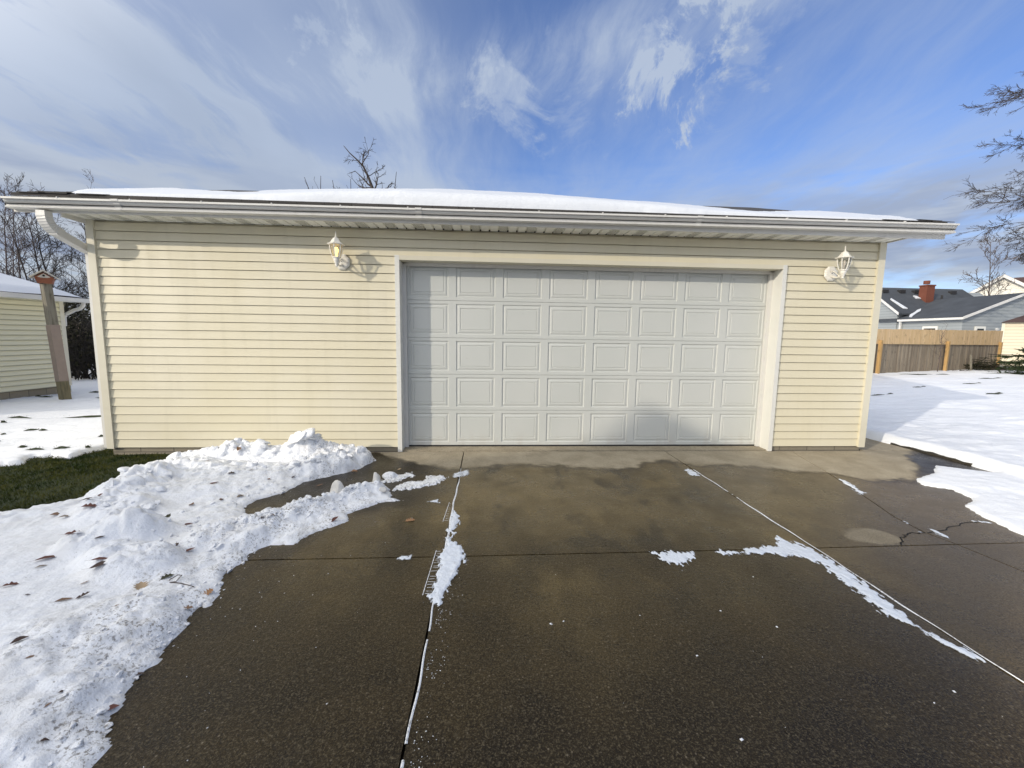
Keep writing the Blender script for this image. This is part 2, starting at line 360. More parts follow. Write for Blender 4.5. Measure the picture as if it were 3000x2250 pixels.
def f_concrete(q, b, co):
    x, y, z = q.sep(co)
    big = q.noise(co, .55, 4, .55, .6); mid = q.noise(co, 3.1, 5, .6); fine = q.noise(co, 38, 4, .65); coarse = q.noise(co, 52, 3, .75); grit = q.noise(co, 120, 4, .72)
    blot = q.noise(q.vmath('MULTIPLY', co, (1.5, .8, 1.0)), 1.25, 5, .62, .4); blot2 = q.noise(co, 2.6, 5, .65)
    far_sheen = q.mapr(q.math('ADD', y, q.math('MULTIPLY', q.math('SUBTRACT', big, .5), 3.2)), -4.3, -1.3)  # grazing sheen painted into the wet tone: paler towards the garage
    wet = q.mix(far_sheen, q.mix(q.mapr(mid, .3, .7), (.014, .0098, .0035), (.031, .0225, .0092)), q.mix(q.mapr(big, .33, .66), (.080, .064, .032), (.140, .114, .064)))
    wet = q.mix(q.math('MULTIPLY', q.mapr(mid, .46, .70), .35), wet, (.028, .022, .013))
    wet = q.mix(q.mapr(blot, .53, .64, 0.0, .72), wet, (.021, .0155, .0065)); wet = q.mix(q.math('MULTIPLY', q.mapr(blot, .48, .36, 0.0, .65), far_sheen), wet, (.165, .134, .072)); wet = q.mix(q.mapr(blot2, .56, .70, 0.0, .35), wet, (.030, .026, .018))
    # greyer slabs towards the right edge
    wet = q.mix(q.math('MULTIPLY', q.mapr(x, 1.7, 3.6), q.mapr(mid, .2, .8, .5, 1.0)), wet, (.120, .105, .092))
    # darker blotch around one spot on the nearer concrete
    st = q.vmath('DISTANCE', co, (.75, -4.25, 0.0)); st = q.math('ADD', st, q.math('MULTIPLY', q.math('SUBTRACT', mid, .5), 1.6))
    wet = q.mix(q.mapr(st, 1.35, .2, 0.0, .62), wet, (.012, .0095, .0065))
    dry = q.mix(q.mapr(mid, .3, .7), (.31, .265, .19), (.42, .365, .27)); dry = q.mix(q.math('MULTIPLY', q.mapr(fine, .45, .7), .35), dry, (.24, .205, .15))
    rp = [(-2.0, .1), (-1.38, .06), (-1.15, .28), (-.81, .53), (-.40, .72), (-.16, .67), (.31, .54), (.9, .60), (1.35, .76), (1.75, .70), (2.0, .47), (2.3, .42), (2.5, .60), (2.95, .62), (3.3, .73), (3.65, .87), (4.04, .97), (4.15, 1.18), (4.75, 1.16), (5.25, .75), (5.6, .3), (6.0, 0.0)]
    f = q.ramp(q.mapr(x, -2.0, 6.0, smooth=False), [((a+2)/8, c/2) for a, c in rp])
    edge = q.math('ADD', q.math('ADD', y, q.math('MULTIPLY', f, 2.0)), q.math('MULTIPLY', q.math('SUBTRACT', q.noise(co, 5.5, 6, .66), .5), .42))
    dm = q.mapr(edge, -.08, .09)
    rim = q.mapr(q.math('ABSOLUTE', q.math('ADD', edge, .05)), .10, 0.0)
    wet = q.mix(q.math('MULTIPLY', rim, .6), wet, (.024, .018, .011))
    # a dry spalled patch beside the cracked corner
    pd = q.vmath('DISTANCE', q.vmath('MULTIPLY', co, (1.0, 1.5, 1.0)), (3.03, -3.67, 0.0)); pd = q.math('ADD', pd, q.math('MULTIPLY', q.math('SUBTRACT', q.noise(co, 7, 4), .5), .16))
    dm = q.math('MAXIMUM', dm, q.mapr(pd, .235, .17, 0.0, .62))
    # meltwater lying below the bank and along the lawn edge
    mw = q.math('MULTIPLY', q.mapr(q.math('ADD', x, q.math('MULTIPLY', q.math('SUBTRACT', mid, .5), .8)), -.30, -.85), q.mapr(q.math('ADD', y, q.math('MULTIPLY', q.math('SUBTRACT', mid, .5), .7)), -2.15, -1.55))
    me_ = q.mapr(q.math('ADD', x, q.math('MULTIPLY', q.math('SUBTRACT', mid, .5), 1.6)), 4.7, 5.35)
    wet = q.mix(q.math('MULTIPLY', q.math('MAXIMUM', mw, me_), .93), wet, (.0105, .0078, .0042))
    wet = q.mix(1.0, wet, (1.07, .94, .68), 'MULTIPLY')
    c = q.mix(dm, wet, dry)
    c = q.mix(q.math('MULTIPLY', q.mapr(grit, .52, .64), .8), c, q.mix(.5, c, (.20, .165, .10)))
    c = q.mix(q.math('MULTIPLY', q.mapr(grit, .48, .36), .85), c, (.006, .0045, .003))
    notdry = q.math('SUBTRACT', q.math('SUBTRACT', 1.0, dm), q.math('MULTIPLY', q.math('MAXIMUM', mw, me_), .7), clamp=True)
    c = q.mix(q.math('MULTIPLY', q.mapr(coarse, .52, .68, 0.0, .42), notdry), c, q.mix(.6, c, (.20, .165, .105)))
    c = q.mix(q.math('MULTIPLY', q.mapr(coarse, .46, .32, 0.0, .48), notdry), c, (.007, .0055, .0035))
    vo = q.n('ShaderNodeTexVoronoi'); q.put(vo.inputs['Vector'], co); vo.inputs['Scale'].default_value = 46
    vr = q.sep(vo.outputs['Color'])[0]
    spk = q.math('MULTIPLY', q.mapr(vo.outputs['Distance'], .24, .10), q.mapr(vr, .70, .80))
    spk = q.math('MULTIPLY', spk, q.mapr(mid, .35, .6, .25, 1.0))
    c = q.mix(q.math('MULTIPLY', spk, .42), c, (.30, .25, .18))
    q.put(b.inputs['Base Color'], c)
    q.put(b.inputs['Roughness'], q.mix(dm, q.mapr(mid, .3, .7, .22, .42), (.85, .85, .85)))
    hh = q.math('ADD', q.math('MULTIPLY', grit, .5), fine)
    q.put(b.inputs['Normal'], q.bump(hh, .006, .75, q.bump(mid, .012, .25)))
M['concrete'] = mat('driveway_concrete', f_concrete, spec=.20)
def f_block(q, b, co):
    br = q.n('ShaderNodeTexBrick'); x, y, z = q.sep(co); q.put(br.inputs['Vector'], q.comb(q.math('ADD', x, y), z, 0.0)); br.inputs['Scale'].default_value = 1
    br.inputs['Brick Width'].default_value = .40; br.inputs['Row Height'].default_value = .2; br.inputs['Mortar Size'].default_value = .006
    n = q.noise(co, 30, 4)
    for s, c in (('Color1', (.27, .24, .18)), ('Color2', (.32, .28, .21)), ('Mortar', (.10, .09, .07))): br.inputs[s].default_value = (*c, 1)
    q.put(b.inputs['Base Color'], q.mix(q.math('MULTIPLY', n, .5), br.outputs['Color'], (.15, .13, .10))); q.put(b.inputs['Normal'], q.bump(n, .004, .5))
M['block'] = mat('concrete_block', f_block, rough=.9)
M['soil'] = mat('wet_soil', lambda q, b, co: (q.put(b.inputs['Base Color'], q.mix(q.noise(co, 9, 5, .65), (.010, .009, .006), (.045, .036, .022))), q.put(b.inputs['Normal'], q.bump(q.noise(co, 40, 4), .02, .8))), rough=.9)
def f_ground(q, b, co):
    far = q.mapr(q.vmath('LENGTH', co), 45.0, 70.0)
    q.put(b.inputs['Base Color'], q.mix(far, q.mix(q.noise(co, 12, 5), (.016, .018, .007), (.045, .042, .018)), (.80, .82, .86)))
M['ground'] = mat('lawn_ground', f_ground, rough=.9)
M['turf'] = mat('turf_soil', lambda q, b, co: q.put(b.inputs['Base Color'], q.mix(q.noise(co, 7, 5, .6), (.010, .018, .003), (.026, .036, .007))), rough=.9)
M['grass'] = mat('grass_blades', lambda q, b, co: q.put(b.inputs['Base Color'], q.mix(q.mapr(q.noise(co, 3.2, 4, .6), .35, .66), (.012, .026, .002), q.mix(q.noise(co, 60, 2), (.034, .052, .005), (.12, .105, .03)))), rough=.8, spec=.06)
def f_bark(c1, c2):
    return lambda q, b, co: (q.put(b.inputs['Base Color'], q.mix(q.noise(co, 9, 5, .65), c1, c2)), q.put(b.inputs['Normal'], q.bump(q.noise(co, 26, 4), .02, .6)))
M['bark'] = mat('dark_bark', f_bark((.022, .017, .015), (.060, .048, .042)), rough=.9)
M['bark_red'] = mat('reddish_bark', f_bark((.060, .046, .043), (.125, .100, .092)), rough=.9)
M['bark_black'] = mat('vine_bark', f_bark((.008, .007, .006), (.030, .024, .020)), rough=.95)
M['needles'] = mat('spruce_needles', lambda q, b, co: q.put(b.inputs['Base Color'], q.mix(q.noise(co, 6, 4), (.014, .028, .012), (.05, .07, .03))), rough=.7, spec=.2)
M['vine_leaf'] = mat('dark_vine_leaves', lambda q, b, co: q.put(b.inputs['Base Color'], q.mix(q.noise(co, 5, 4), (.010, .013, .006), (.040, .036, .016))), rough=.7, spec=.2)
def f_boards(c1, c2, c3, w=.14):
    def fn(q, b, co):
        x, y, z = q.sep(co)
        wn = q.n('ShaderNodeTexWhiteNoise', noise_dimensions='1D'); q.put(wn.inputs['W'], q.math('FLOOR', q.math('DIVIDE', x, w)))
        g = q.noise(q.comb(q.math('MULTIPLY', x, 30.0), q.math('MULTIPLY', y, 30.0), q.math('MULTIPLY', z, 1.6)), 1.0, 5, .6)
        c = q.mix(wn.outputs[0], c1, c2); c = q.mix(q.mapr(g, .42, .72), c, c3)
        c = q.mix(q.math('MULTIPLY', q.mapr(q.noise(co, 6, 3), .60, .68), .4), c, tuple(.5*a for a in c3))
        q.put(b.inputs['Base Color'], c); q.put(b.inputs['Normal'], q.bump(g, .004, .5))
    return fn
M['wood_grey'] = mat('weathered_boards', f_boards((.20, .155, .105), (.34, .28, .20), (.13, .105, .075)), rough=.85)
M['wood_new'] = mat('new_yellow_boards', f_boards((.58, .40, .20), (.67, .48, .27), (.48, .32, .155)), rough=.7)
M['wood_post'] = mat('yellow_post', f_boards((.43, .27, .10), (.48, .30, .12), (.33, .20, .075), .5), rough=.7)
M['wood_pole'] = mat('weathered_post', f_boards((.19, .175, .135), (.23, .21, .165), (.085, .075, .055), .5), rough=.85)
M['wood_pole_low'] = mat('dark_post_foot', f_boards((.15, .13, .075), (.18, .155, .09), (.09, .08, .045), .5), rough=.85)  # foot segment, darker than the post top
M['sleeve'] = mat('pinkish_metal_sleeve', lambda q, b, co: q.put(b.inputs['Base Color'], q.mix(q.noise(co, 9, 5), (.20, .155, .13), (.27, .215, .185))), rough=.5)
M['cedar'] = mat('red_cedar', lambda q, b, co: q.put(b.inputs['Base Color'], q.mix(q.noise(co, 14, 4), (.16, .052, .026), (.24, .085, .042))), rough=.8)
M['birdroof'] = mat('weathered_pale_board', lambda q, b, co: q.put(b.inputs['Base Color'], q.mix(q.noise(co, 12, 4), (.42, .39, .33), (.58, .55, .48))), rough=.8)
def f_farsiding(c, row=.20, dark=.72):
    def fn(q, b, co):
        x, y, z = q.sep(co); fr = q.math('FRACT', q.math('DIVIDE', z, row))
        q.put(b.inputs['Base Color'], q.mix(q.mapr(fr, .80, .99), q.mix(q.noise(co, .8, 3), c, tuple(.92*a for a in c)), tuple(dark*.7*a for a in c)))  # shade under each lap painted in as a darker line
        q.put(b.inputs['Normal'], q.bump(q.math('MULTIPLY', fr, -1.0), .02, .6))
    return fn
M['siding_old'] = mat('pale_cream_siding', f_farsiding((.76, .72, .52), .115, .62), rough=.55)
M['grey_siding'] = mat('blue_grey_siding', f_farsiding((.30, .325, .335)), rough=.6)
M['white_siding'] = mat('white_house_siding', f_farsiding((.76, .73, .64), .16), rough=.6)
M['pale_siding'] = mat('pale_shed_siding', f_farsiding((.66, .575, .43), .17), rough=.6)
M['brick'] = mat('red_brick', lambda q, b, co: q.put(b.inputs['Base Color'], q.mix(q.noise(co, 5, 5), (.125, .038, .022), (.18, .058, .034))), rough=.85)
M['brown_wall'] = mat('brown_wall', f_farsiding((.15, .11, .08), .12), rough=.85)
def mat_glass(name, tint=(1, 1, 1), amount=.14):
    m = bpy.data.materials.new(name); m.use_nodes = True; t = m.node_tree; t.nodes.clear(); q = NT(t)
    a = q.n('ShaderNodeBsdfTransparent'); a.inputs[0].default_value = (*tint, 1); g = q.n('ShaderNodeBsdfGlossy'); g.inputs['Roughness'].default_value = .06
    lw = q.n('ShaderNodeLayerWeight'); lw.inputs[0].default_value = .25
    mx = q.n('ShaderNodeMixShader'); q.put(mx.inputs[0], q.math('ADD', q.math('MULTIPLY', lw.outputs['Fresnel'], .55), amount)); q.L.new(a.outputs[0], mx.inputs[1]); q.L.new(g.outputs[0], mx.inputs[2])
    o = q.n('ShaderNodeOutputMaterial'); q.L.new(mx.outputs[0], o.inputs[0]); return m
M['lantern_glass'] = mat_glass('lantern_glass', (.86, .86, .82), .05)
M['window_glass'] = mat('dark_window_glass', None, (.035, .04, .045), .08)
M['lantern_white'] = mat('lantern_white_paint', lambda q, b, co: q.put(b.inputs['Base Color'], q.mix(q.mapr(q.noise(co, 60, 4), .55, .72), (.78, .76, .70), (.55, .49, .38))), rough=.4)
M['bulb_off'] = mat('frosted_bulb', None, (.80, .74, .70), .35)
bm_ = mat('lit_bulb', None, (.9, .7, .4), .4); M['bulb_on'] = bm_
_b = [n for n in bm_.node_tree.nodes if n.type == 'BSDF_PRINCIPLED'][0]
_b.inputs['Emission Color'].default_value = (1.0, .66, .22, 1); _b.inputs['Emission Strength'].default_value = 2.2

LEAFM = {}
for nm, c1, c2 in (('brown', (.14, .085, .055), (.22, .14, .09)), ('red', (.085, .034, .026), (.145, .06, .045)), ('dark', (.035, .022, .018), (.075, .045, .035)),
                   ('tan', (.30, .22, .14), (.40, .30, .19)), ('orange', (.25, .13, .06), (.35, .20, .10)), ('green', (.045, .05, .026), (.085, .08, .045)), ('greytan', (.22, .185, .15), (.30, .25, .2))):
    LEAFM[nm] = mat('dry_leaf_'+nm, (lambda a, d: lambda q, b, co: q.put(b.inputs['Base Color'], q.mix(q.noise(co, 40, 4), a, d)))(c1, c2), rough=.7, spec=.3)

# ------------------------------------------------------------------ ground and driveway
def gslope(x, y): return .20*smooth01((x-6.5)/8.0) - .10*smooth01((-x-5.2)/3.0)
gx_ = np.unique(np.concatenate([np.linspace(-700, -30, 24), np.linspace(-30, 45, 151), np.linspace(45, 700, 24)]))
gy_ = np.unique(np.concatenate([np.linspace(-700, -20, 24), np.linspace(-20, 40, 121), np.linspace(40, 900, 30)]))
GX, GY = np.meshgrid(gx_, gy_, indexing='ij')
far_up = .07*smooth01((np.hypot(GX, GY)-45)/20.0)
o = hf('ground', gx_, gy_, gslope(GX, GY)-.075+far_up, np.ones(GX.shape, bool), M['ground']); set_props(o, kind='structure')

J1, J2 = -.297, 2.410
J3 = [(4.19, -.012), (3.97, -.84), (3.72, -1.64), (3.55, -2.12), (3.515, -2.41), (3.56, -2.64), (3.60, -3.0), (3.62, -4.2), (3.60, -6.0), (3.63, -14.0)]
drv = set_props(bpy.data.objects.new('driveway', None), kind='structure'); COL.objects.link(drv)
g = .006
def slab(poly):
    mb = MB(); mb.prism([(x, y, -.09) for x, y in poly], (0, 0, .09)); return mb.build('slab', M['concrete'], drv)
YC = -2.645
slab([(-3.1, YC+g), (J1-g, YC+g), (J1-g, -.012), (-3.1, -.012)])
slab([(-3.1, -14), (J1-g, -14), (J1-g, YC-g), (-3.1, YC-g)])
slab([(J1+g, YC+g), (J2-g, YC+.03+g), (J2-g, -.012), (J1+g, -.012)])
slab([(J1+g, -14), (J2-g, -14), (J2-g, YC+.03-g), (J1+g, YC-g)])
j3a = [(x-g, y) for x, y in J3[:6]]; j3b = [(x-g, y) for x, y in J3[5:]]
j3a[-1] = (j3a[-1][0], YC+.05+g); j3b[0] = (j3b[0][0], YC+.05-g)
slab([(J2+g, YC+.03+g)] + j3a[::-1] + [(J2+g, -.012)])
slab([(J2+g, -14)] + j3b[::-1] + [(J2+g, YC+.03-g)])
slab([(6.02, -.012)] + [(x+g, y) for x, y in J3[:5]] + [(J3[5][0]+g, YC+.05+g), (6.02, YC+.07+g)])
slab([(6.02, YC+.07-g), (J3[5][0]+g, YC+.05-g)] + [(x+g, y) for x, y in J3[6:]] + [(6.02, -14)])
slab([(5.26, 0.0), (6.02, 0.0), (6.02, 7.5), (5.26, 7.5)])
MB().box(-3.1, 6.03, -14, 7.5, -.12, -.045).build('joint_bed', M['dark_gap'], drv)
# hairline cracks in the slabs
def ribbon(mb, pts, w, z=.002):
    P = [Vector((*p, z)) for p in pts]
    for a, b in zip(P[:-1], P[1:]):
        d = (b-a).normalized(); nrm = Vector((-d.y, d.x, 0))*w/2; e = d*w*.3
        mb.quad(a-nrm-e, b-nrm+e, b+nrm+e, a+nrm-e)
rng = random.Random(5)
def jag(pts, n=5, amp=.012):
    out = []
    for a, b in zip(pts[:-1], pts[1:]):
        for i in range(n):
            t = i/n; out.append((a[0]+(b[0]-a[0])*t+rng.uniform(-amp, amp), a[1]+(b[1]-a[1])*t+rng.uniform(-amp, amp)))
    return out+[pts[-1]]
for pts in ([(3.11, -2.60), (3.17, -2.54), (3.25, -2.47), (3.34, -2.43), (3.42, -2.41), (3.505, -2.41)], [(3.53, -2.41), (3.78, -2.34), (4.06, -2.25), (4.3, -2.22)]):
    mb = MB(); ribbon(mb, jag(pts), .010); mb.build('crack', M['dark_gap'], drv)
# the raised lip of bare soil along the right-hand edge of the concrete
mb = MB()
ys = np.linspace(-1.4, 7.5, 90)
for i in range(len(ys)-1):
    h = lambda j: (.022+.006*math.sin(ys[j]*23)+.004*math.sin(ys[j]*61), .010*math.sin(ys[j]*17+1)+.006*math.sin(ys[j]*43))
    (h0, o0), (h1, o1) = h(i), h(i+1)
    mb.quad((5.985+o0, ys[i], -.02), (6.01+o0*.6, ys[i], h0), (6.01+o1*.6, ys[i+1], h1), (5.985+o1, ys[i+1], -.02))
    mb.quad((6.01+o0*.6, ys[i], h0), (6.2, ys[i], h0+.01), (6.2, ys[i+1], h1+.01), (6.01+o1*.6, ys[i+1], h1))
o = mb.build('soil_edge', M['soil']); set_props(o, kind='structure')

# ------------------------------------------------------------------ garage
XL, XR = -4.717, 5.237
gar = thing('garage', (.26, 0, 0), 'long cream vinyl sided garage with a wide white panelled door', 'garage')
E_ = .105; Z0 = .0675
def siding(mb, p0, p1, z0, z1, nrm, e=E_, out=.0115, zref=Z0):
    """lapped courses between two ground points; nrm: outward unit vector"""
    p0, p1, nrm = Vector((*p0, 0)), Vector((*p1, 0)), Vector((*nrm, 0))
    kk = int(math.floor((z0-zref)/e+1e-6))
    while zref+kk*e < z1-1e-4:
        a = max(z0, zref+kk*e); b = min(z1, zref+(kk+1)*e)
        fa = (a-zref-kk*e)/e; fb = (b-zref-kk*e)/e
        prof = [(0.0, a), (out*(1-fa)+.002, a), (out*(1-fa)*.96+.001, a+min(.006, (b-a)*.3)), (out*(1-fb)+.001, b-.0065), (-.016, b-.0055), (-.016, b+.001)]
        V = [p+nrm*o_+Vector((0, 0, z)) for p in (p0, p1) for o_, z in prof]
        m6 = len(prof); mb.add(V, [(j_, m6+j_, m6+j_+1, j_+1) for j_ in range(m6-1)])
        kk += 1
ZS = 2.81
mb = MB()
siding(mb, (-4.632, 0), (-1.145, 0), Z0, ZS, (0, -1)); siding(mb, (3.90, 0), (5.147, 0), Z0, ZS, (0, -1)); siding(mb, (-1.145, 0), (3.90, 0), 2.487, ZS, (0, -1))
siding(mb, (XL+.02, 7.3), (XL+.02, .09), Z0, ZS, (-1, 0)); siding(mb, (XR-.02, .09), (XR-.02, 7.3), Z0, ZS, (1, 0)); siding(mb, (XR, 7.3), (XL, 7.3), Z0, ZS, (0, 1))
TP = .3365; YE, ZE = -.38, 2.985; YR = 3.65; ZR = ZE+TP*(YR-YE)
for x in (XL, XR): mb.quad((x, 0, ZS), (x, 7.3, ZS), (x, 7.3, ZS+.12), (x, YR, ZR-.12), (x, 0, ZS+.12))
# backing sheet behind the courses
for x0, x1, za in ((-4.64, -1.14, .05), (3.88, 5.15, .05), (-1.15, 3.91, 2.47)): mb.quad((x0, .024, za), (x1, .024, za), (x1, .024, ZS), (x0, .024, ZS))
mb.build('siding', M['siding'], gar)
for x0, x1 in ((XL, XL+.085), (XR-.09, XR)):
    mb = MB(); mb.box(x0, x1, -.032, .09, .055, ZS); mb.build('corner_post', M['trim'], gar)
for bs_ in (((XL+.03, -1.14, .018, .25, -.35, .066), (XL+.03, XL+.2, .25, 7.3, -.35, .066)), ((3.89, XR-.03, .018, .25, -.35, .066), (XR-.2, XR-.03, .25, 7.3, -.35, .066))):
    mb = MB(); mb.box(*bs_[0]); mb.box(*bs_[1]); mb.build('foundation', M['block'], gar)
MB().box(-1.10, 3.86, .006, 7.2, -.3, .014).build('floor_slab', M['concrete'], gar)
# roof
RX0, RX1 = -5.17, 5.69
mb = MB(); t = .03
mb.add([(RX0+.04, YE, ZE), (RX1-.04, YE, ZE), (RX1-.04, YR, ZR), (RX0+.04, YR, ZR), (RX1-.04, 7.68, ZE), (RX0+.04, 7.68, ZE),
        (RX0+.04, YE, ZE-t), (RX1-.04, YE, ZE-t), (RX1-.04, YR, ZR-t), (RX0+.04, YR, ZR-t), (RX1-.04, 7.68, ZE-t), (RX0+.04, 7.68, ZE-t)],
       [(0, 1, 2, 3), (3, 2, 4, 5), (7, 6, 9, 8), (8, 9, 11, 10), (0, 6, 7, 1), (4, 10, 11, 5), (1, 7, 8, 2), (2, 8, 10, 4), (0, 3, 9, 6), (3, 5, 11, 9)])
rr = random.Random(8)
# ragged shingle ends lifting along the front edge, outermost ones visible beyond the snow
for x in np.arange(RX0+.05, RX1-.2, .31):
    if x < -4.4 or x > 4.6:
        for row in range(3):
            y = YE-.012+row*.14; z = ZE+TP*(y-YE)+.002; l = .006+rr.random()*.016
            xx = x+rr.uniform(-.06, .06)
            mb.add([(xx, y, z+l), (xx+.29, y, z+l*.6), (xx+.29, y+.16, z+TP*.16+.003), (xx, y+.16, z+TP*.16+.003), (xx, y, z), (xx+.29, y, z)], [(0, 1, 2, 3), (4, 5, 1, 0)])
mb.build('roof', M['shingle'], gar)
mb = MB(); mb.box(RX0, RX1, -.335, -.31, 2.797, 2.948); mb.build('fascia', M['white'], gar)
mb = MB(); mb.quad((RX0+.02, -.345, 2.945), (RX1-.02, -.345, 2.945), (RX1-.02, -.372, 2.955), (RX0+.02, -.372, 2.955)); mb.build('drip_edge', M['white'], gar)
for x0 in (RX0, RX1-.02):
    mb = MB(); mb.prism([(x0, -.33, 2.80), (x0, -.33, 2.95), (x0, YR, ZR-.035), (x0, YR, ZR-.185)], (.02, 0, 0)); mb.prism([(x0, 7.63, 2.80), (x0, YR, ZR-.185), (x0, YR, ZR-.035), (x0, 7.63, 2.95)], (.02, 0, 0))
    mb.build('rake_board', M['white'], gar)
for xa, xb in ((RX0+.02, XL-.002), (XR+.002, RX1-.02)):
    mb = MB(); mb.quad((xa, -.31, 2.83), (xb, -.31, 2.83), (xb, YR, 2.83+TP*3.96), (xa, YR, 2.83+TP*3.96)); mb.quad((xa, 7.6, 2.83), (xb, 7.6, 2.83), (xb, YR, 2.83+TP*3.96), (xa, YR, 2.83+TP*3.96)); mb.build('rake_soffit', M['soffit'], gar)
# soffit: grooved panels, every third one perforated
pitch = .113; mb, vents = MB(), []; x = XL-.01; i = 0
while x < XR:
    x1 = min(x+pitch, XR+.01); tgt = MB() if i % 3 == 1 else mb
    if i % 3 == 1: vents.append(tgt)
    tgt.add([(x+.010, -.315, ZS), (x1-.010, -.315, ZS), (x1-.010, -.004, ZS), (x+.010, -.004, ZS)], [(0, 1, 2, 3)])
    mb.add([(x-.010, -.315, ZS+.019), (x+.010, -.315, ZS+.019), (x+.010, -.004, ZS+.019), (x-.010, -.004, ZS+.019), (x+.010, -.315, ZS), (x+.010, -.004, ZS), (x-.010, -.315, ZS), (x-.010, -.004, ZS)],
           [(0, 1, 2, 3), (1, 4, 5, 2), (6, 0, 3, 7)])
    x = x1; i += 1
MB().quad((XL, -.31, ZS+.03), (XR, -.31, ZS+.03), (XR, 0, ZS+.03), (XL, 0, ZS+.03)).build('soffit_back', M['dark_gap'], gar)
so = mb.build('soffit', M['soffit'], gar); [v_.build('vent_panel', M['vent'], so) for v_ in vents]
MB().box(XL-.004, XL+.012, -.31, 0, ZS-.05, ZS+.02).build('soffit_end', M['white'], gar); MB().box(XR-.012, XR+.004, -.31, 0, ZS-.012, ZS+.02).build('soffit_end', M['white'], gar)
# gutter: K profile, falling slightly to the left
gp = [(-.336, .13), (-.336, 0), (-.412, 0), (-.424, .004), (-.426, .020), (-.420, .025), (-.408, .028), (-.407, .036), (-.411, .050), (-.422, .068), (-.432, .082), (-.434, .096), (-.434, .102), (-.458, .104), (-.458, .128), (-.446, .131), (-.446, .120)]
GX0, GX1 = -5.165, 5.722
def gz_off(x): return 2.790+.035*(x-GX0)/(GX1-GX0)
gp = [(y, .131-(.131-z)*.80) for y, z in gp]
xs = np.linspace(GX0, GX1, 41); mb = MB(); n = len(gp)
V = [(x, y, gz_off(x)+z) for x in xs for y, z in gp]
mb.add(V, [(i*n+j, i*n+j+1, (i+1)*n+j+1, (i+1)*n+j) for i in range(len(xs)-1) for j in range(n-1)])
for x in (GX0+.002, GX1-.002): mb.quad(*[(x, y, gz_off(x)+z) for y, z in gp[:14]])
gut = mb.build('gutter', M['white'], gar)
mb = MB(); mb.quad((GX0, -.34, gz_off(GX0)+.05), (GX1, -.34, gz_off(GX1)+.05), (GX1, -.43, gz_off(GX1)+.07), (GX0, -.43, gz_off(GX0)+.07)); mb.build('gutter_bed', M['dark_gap'], gut)
for xs_ in (-4.02, -.785, 2.48):
    mb = MB(); pr = [(y-.004, z+(.004 if z > .1 else -.003)) for y, z in gp[1:16]]
    V = [(xx, y, gz_off(xx)+z) for xx in (xs_-.036, xs_+.036) for y, z in pr]; m = len(pr)
    mb.add(V, [(j, j+1, m+j+1, m+j) for j in range(m-1)]); mb.build('gutter_seam', M['white'], gut)
for xn in np.arange(-4.6, 5.5, .74):
    MB().box(xn-.006, xn+.006, -.462, -.34, gz_off(xn)+.126, gz_off(xn)+.138).build('gutter_hanger', M['white'], gut)
# downspout: rectangular pipe, ribbed elbow
def rect_pipe(mb, path, w, d, ribs=None):
    P = [Vector(p) for p in path]; V = []
    for i, p in enumerate(P):
        tt = (P[min(i+1, len(P)-1)]-P[max(i-1, 0)]).normalized(); ax = Vector((1, 0, 0)); ax = (ax-tt*ax.dot(tt)).normalized(); ay = tt.cross(ax)
        s_ = 1.0+(ribs if ribs and i % 2 else 0)
        V += [p+ax*w*s_*a+ay*d*s_*b for a, b in ((-.5, -.5), (.5, -.5), (.5, .5), (-.5, .5))]
    F = [(i*4+j, i*4+(j+1) % 4, i*4+4+(j+1) % 4, i*4+4+j) for i in range(len(P)-1) for j in range(4)]
    mb.add(V, F+[(3, 2, 1, 0), tuple(range(len(V)-4, len(V)))])
ds = MB(); rect_pipe(ds, [(-4.80, -.315, 2.605), (-4.79, .06, 2.47)], .086, .080); rect_pipe(ds, [(-4.79, .075, 2.50), (-4.79, .085, 2.40), (-4.79, .085, .05)], .075, .055)
dso = ds.build('downspout', M['white'], gar)
el = MB(); path = []
for i in range(15):
    a = i/14*math.radians(68); path.append((-4.825+.02*i/14, -.375+.13*(1-math.cos(a))*.9, 2.745-.14*math.sin(a)))
rect_pipe(el, [(-4.825, -.375, 2.80)] + path + [(-4.803, path[-1][1]+.06, path[-1][2]-.027)], .090, .084, .07); el.build('elbow', M['white'], dso)
# door opening: casing, jambs, stops
def trim(*b, m='white_trim'): MB().box(*b).build('door_trim', M[m], gar)
trim(-1.148, -1.092, -.030, .21, .005, 2.492); trim(3.848, 3.902, -.030, .21, .003, 2.49); trim(-1.092, 3.848, -.028, .21, 2.436, 2.49, m='trim')
for b in ((-1.092, -1.045, .150, .195, .02, 2.42), (3.80, 3.848, .150, .195, .02, 2.42), (-1.045, 3.80, .150, .195, 2.395, 2.436)): MB().box(*b).build('weather_strip', M['white'], gar)
# door: five sections of eight raised panels
door = bpy.data.objects.new('garage_door', None); COL.objects.link(door); door.parent = gar
DX0, DX1, DZ0, DZ1, DY = -1.075, 3.832, .034, 2.454, .20
def ring_panel(mb, x0, x1, z0, z1):
    """recessed rim and raised field: list of (inset, depth)"""
    rings = [(0, 0), (.007, .010), (.020, .010), (.030, .005), (.052, .003), (.058, .009), (.062, .009), (.066, .004)]
    b = len(mb.V); V = []
    for ins, dp in rings: V += [(x0+ins, DY+dp, z0+ins), (x1-ins, DY+dp, z0+ins), (x1-ins, DY+dp, z1-ins), (x0+ins, DY+dp, z1-ins)]
    F = [(i*4+j, i*4+(j+1) % 4, i*4+4+(j+1) % 4, i*4+4+j) for i in range(len(rings)-1) for j in range(4)]+[tuple(range(len(V)-4, len(V)))]
    mb.add(V, F)
sh = (DZ1-DZ0)/5; pw = (DX1-DX0)/8
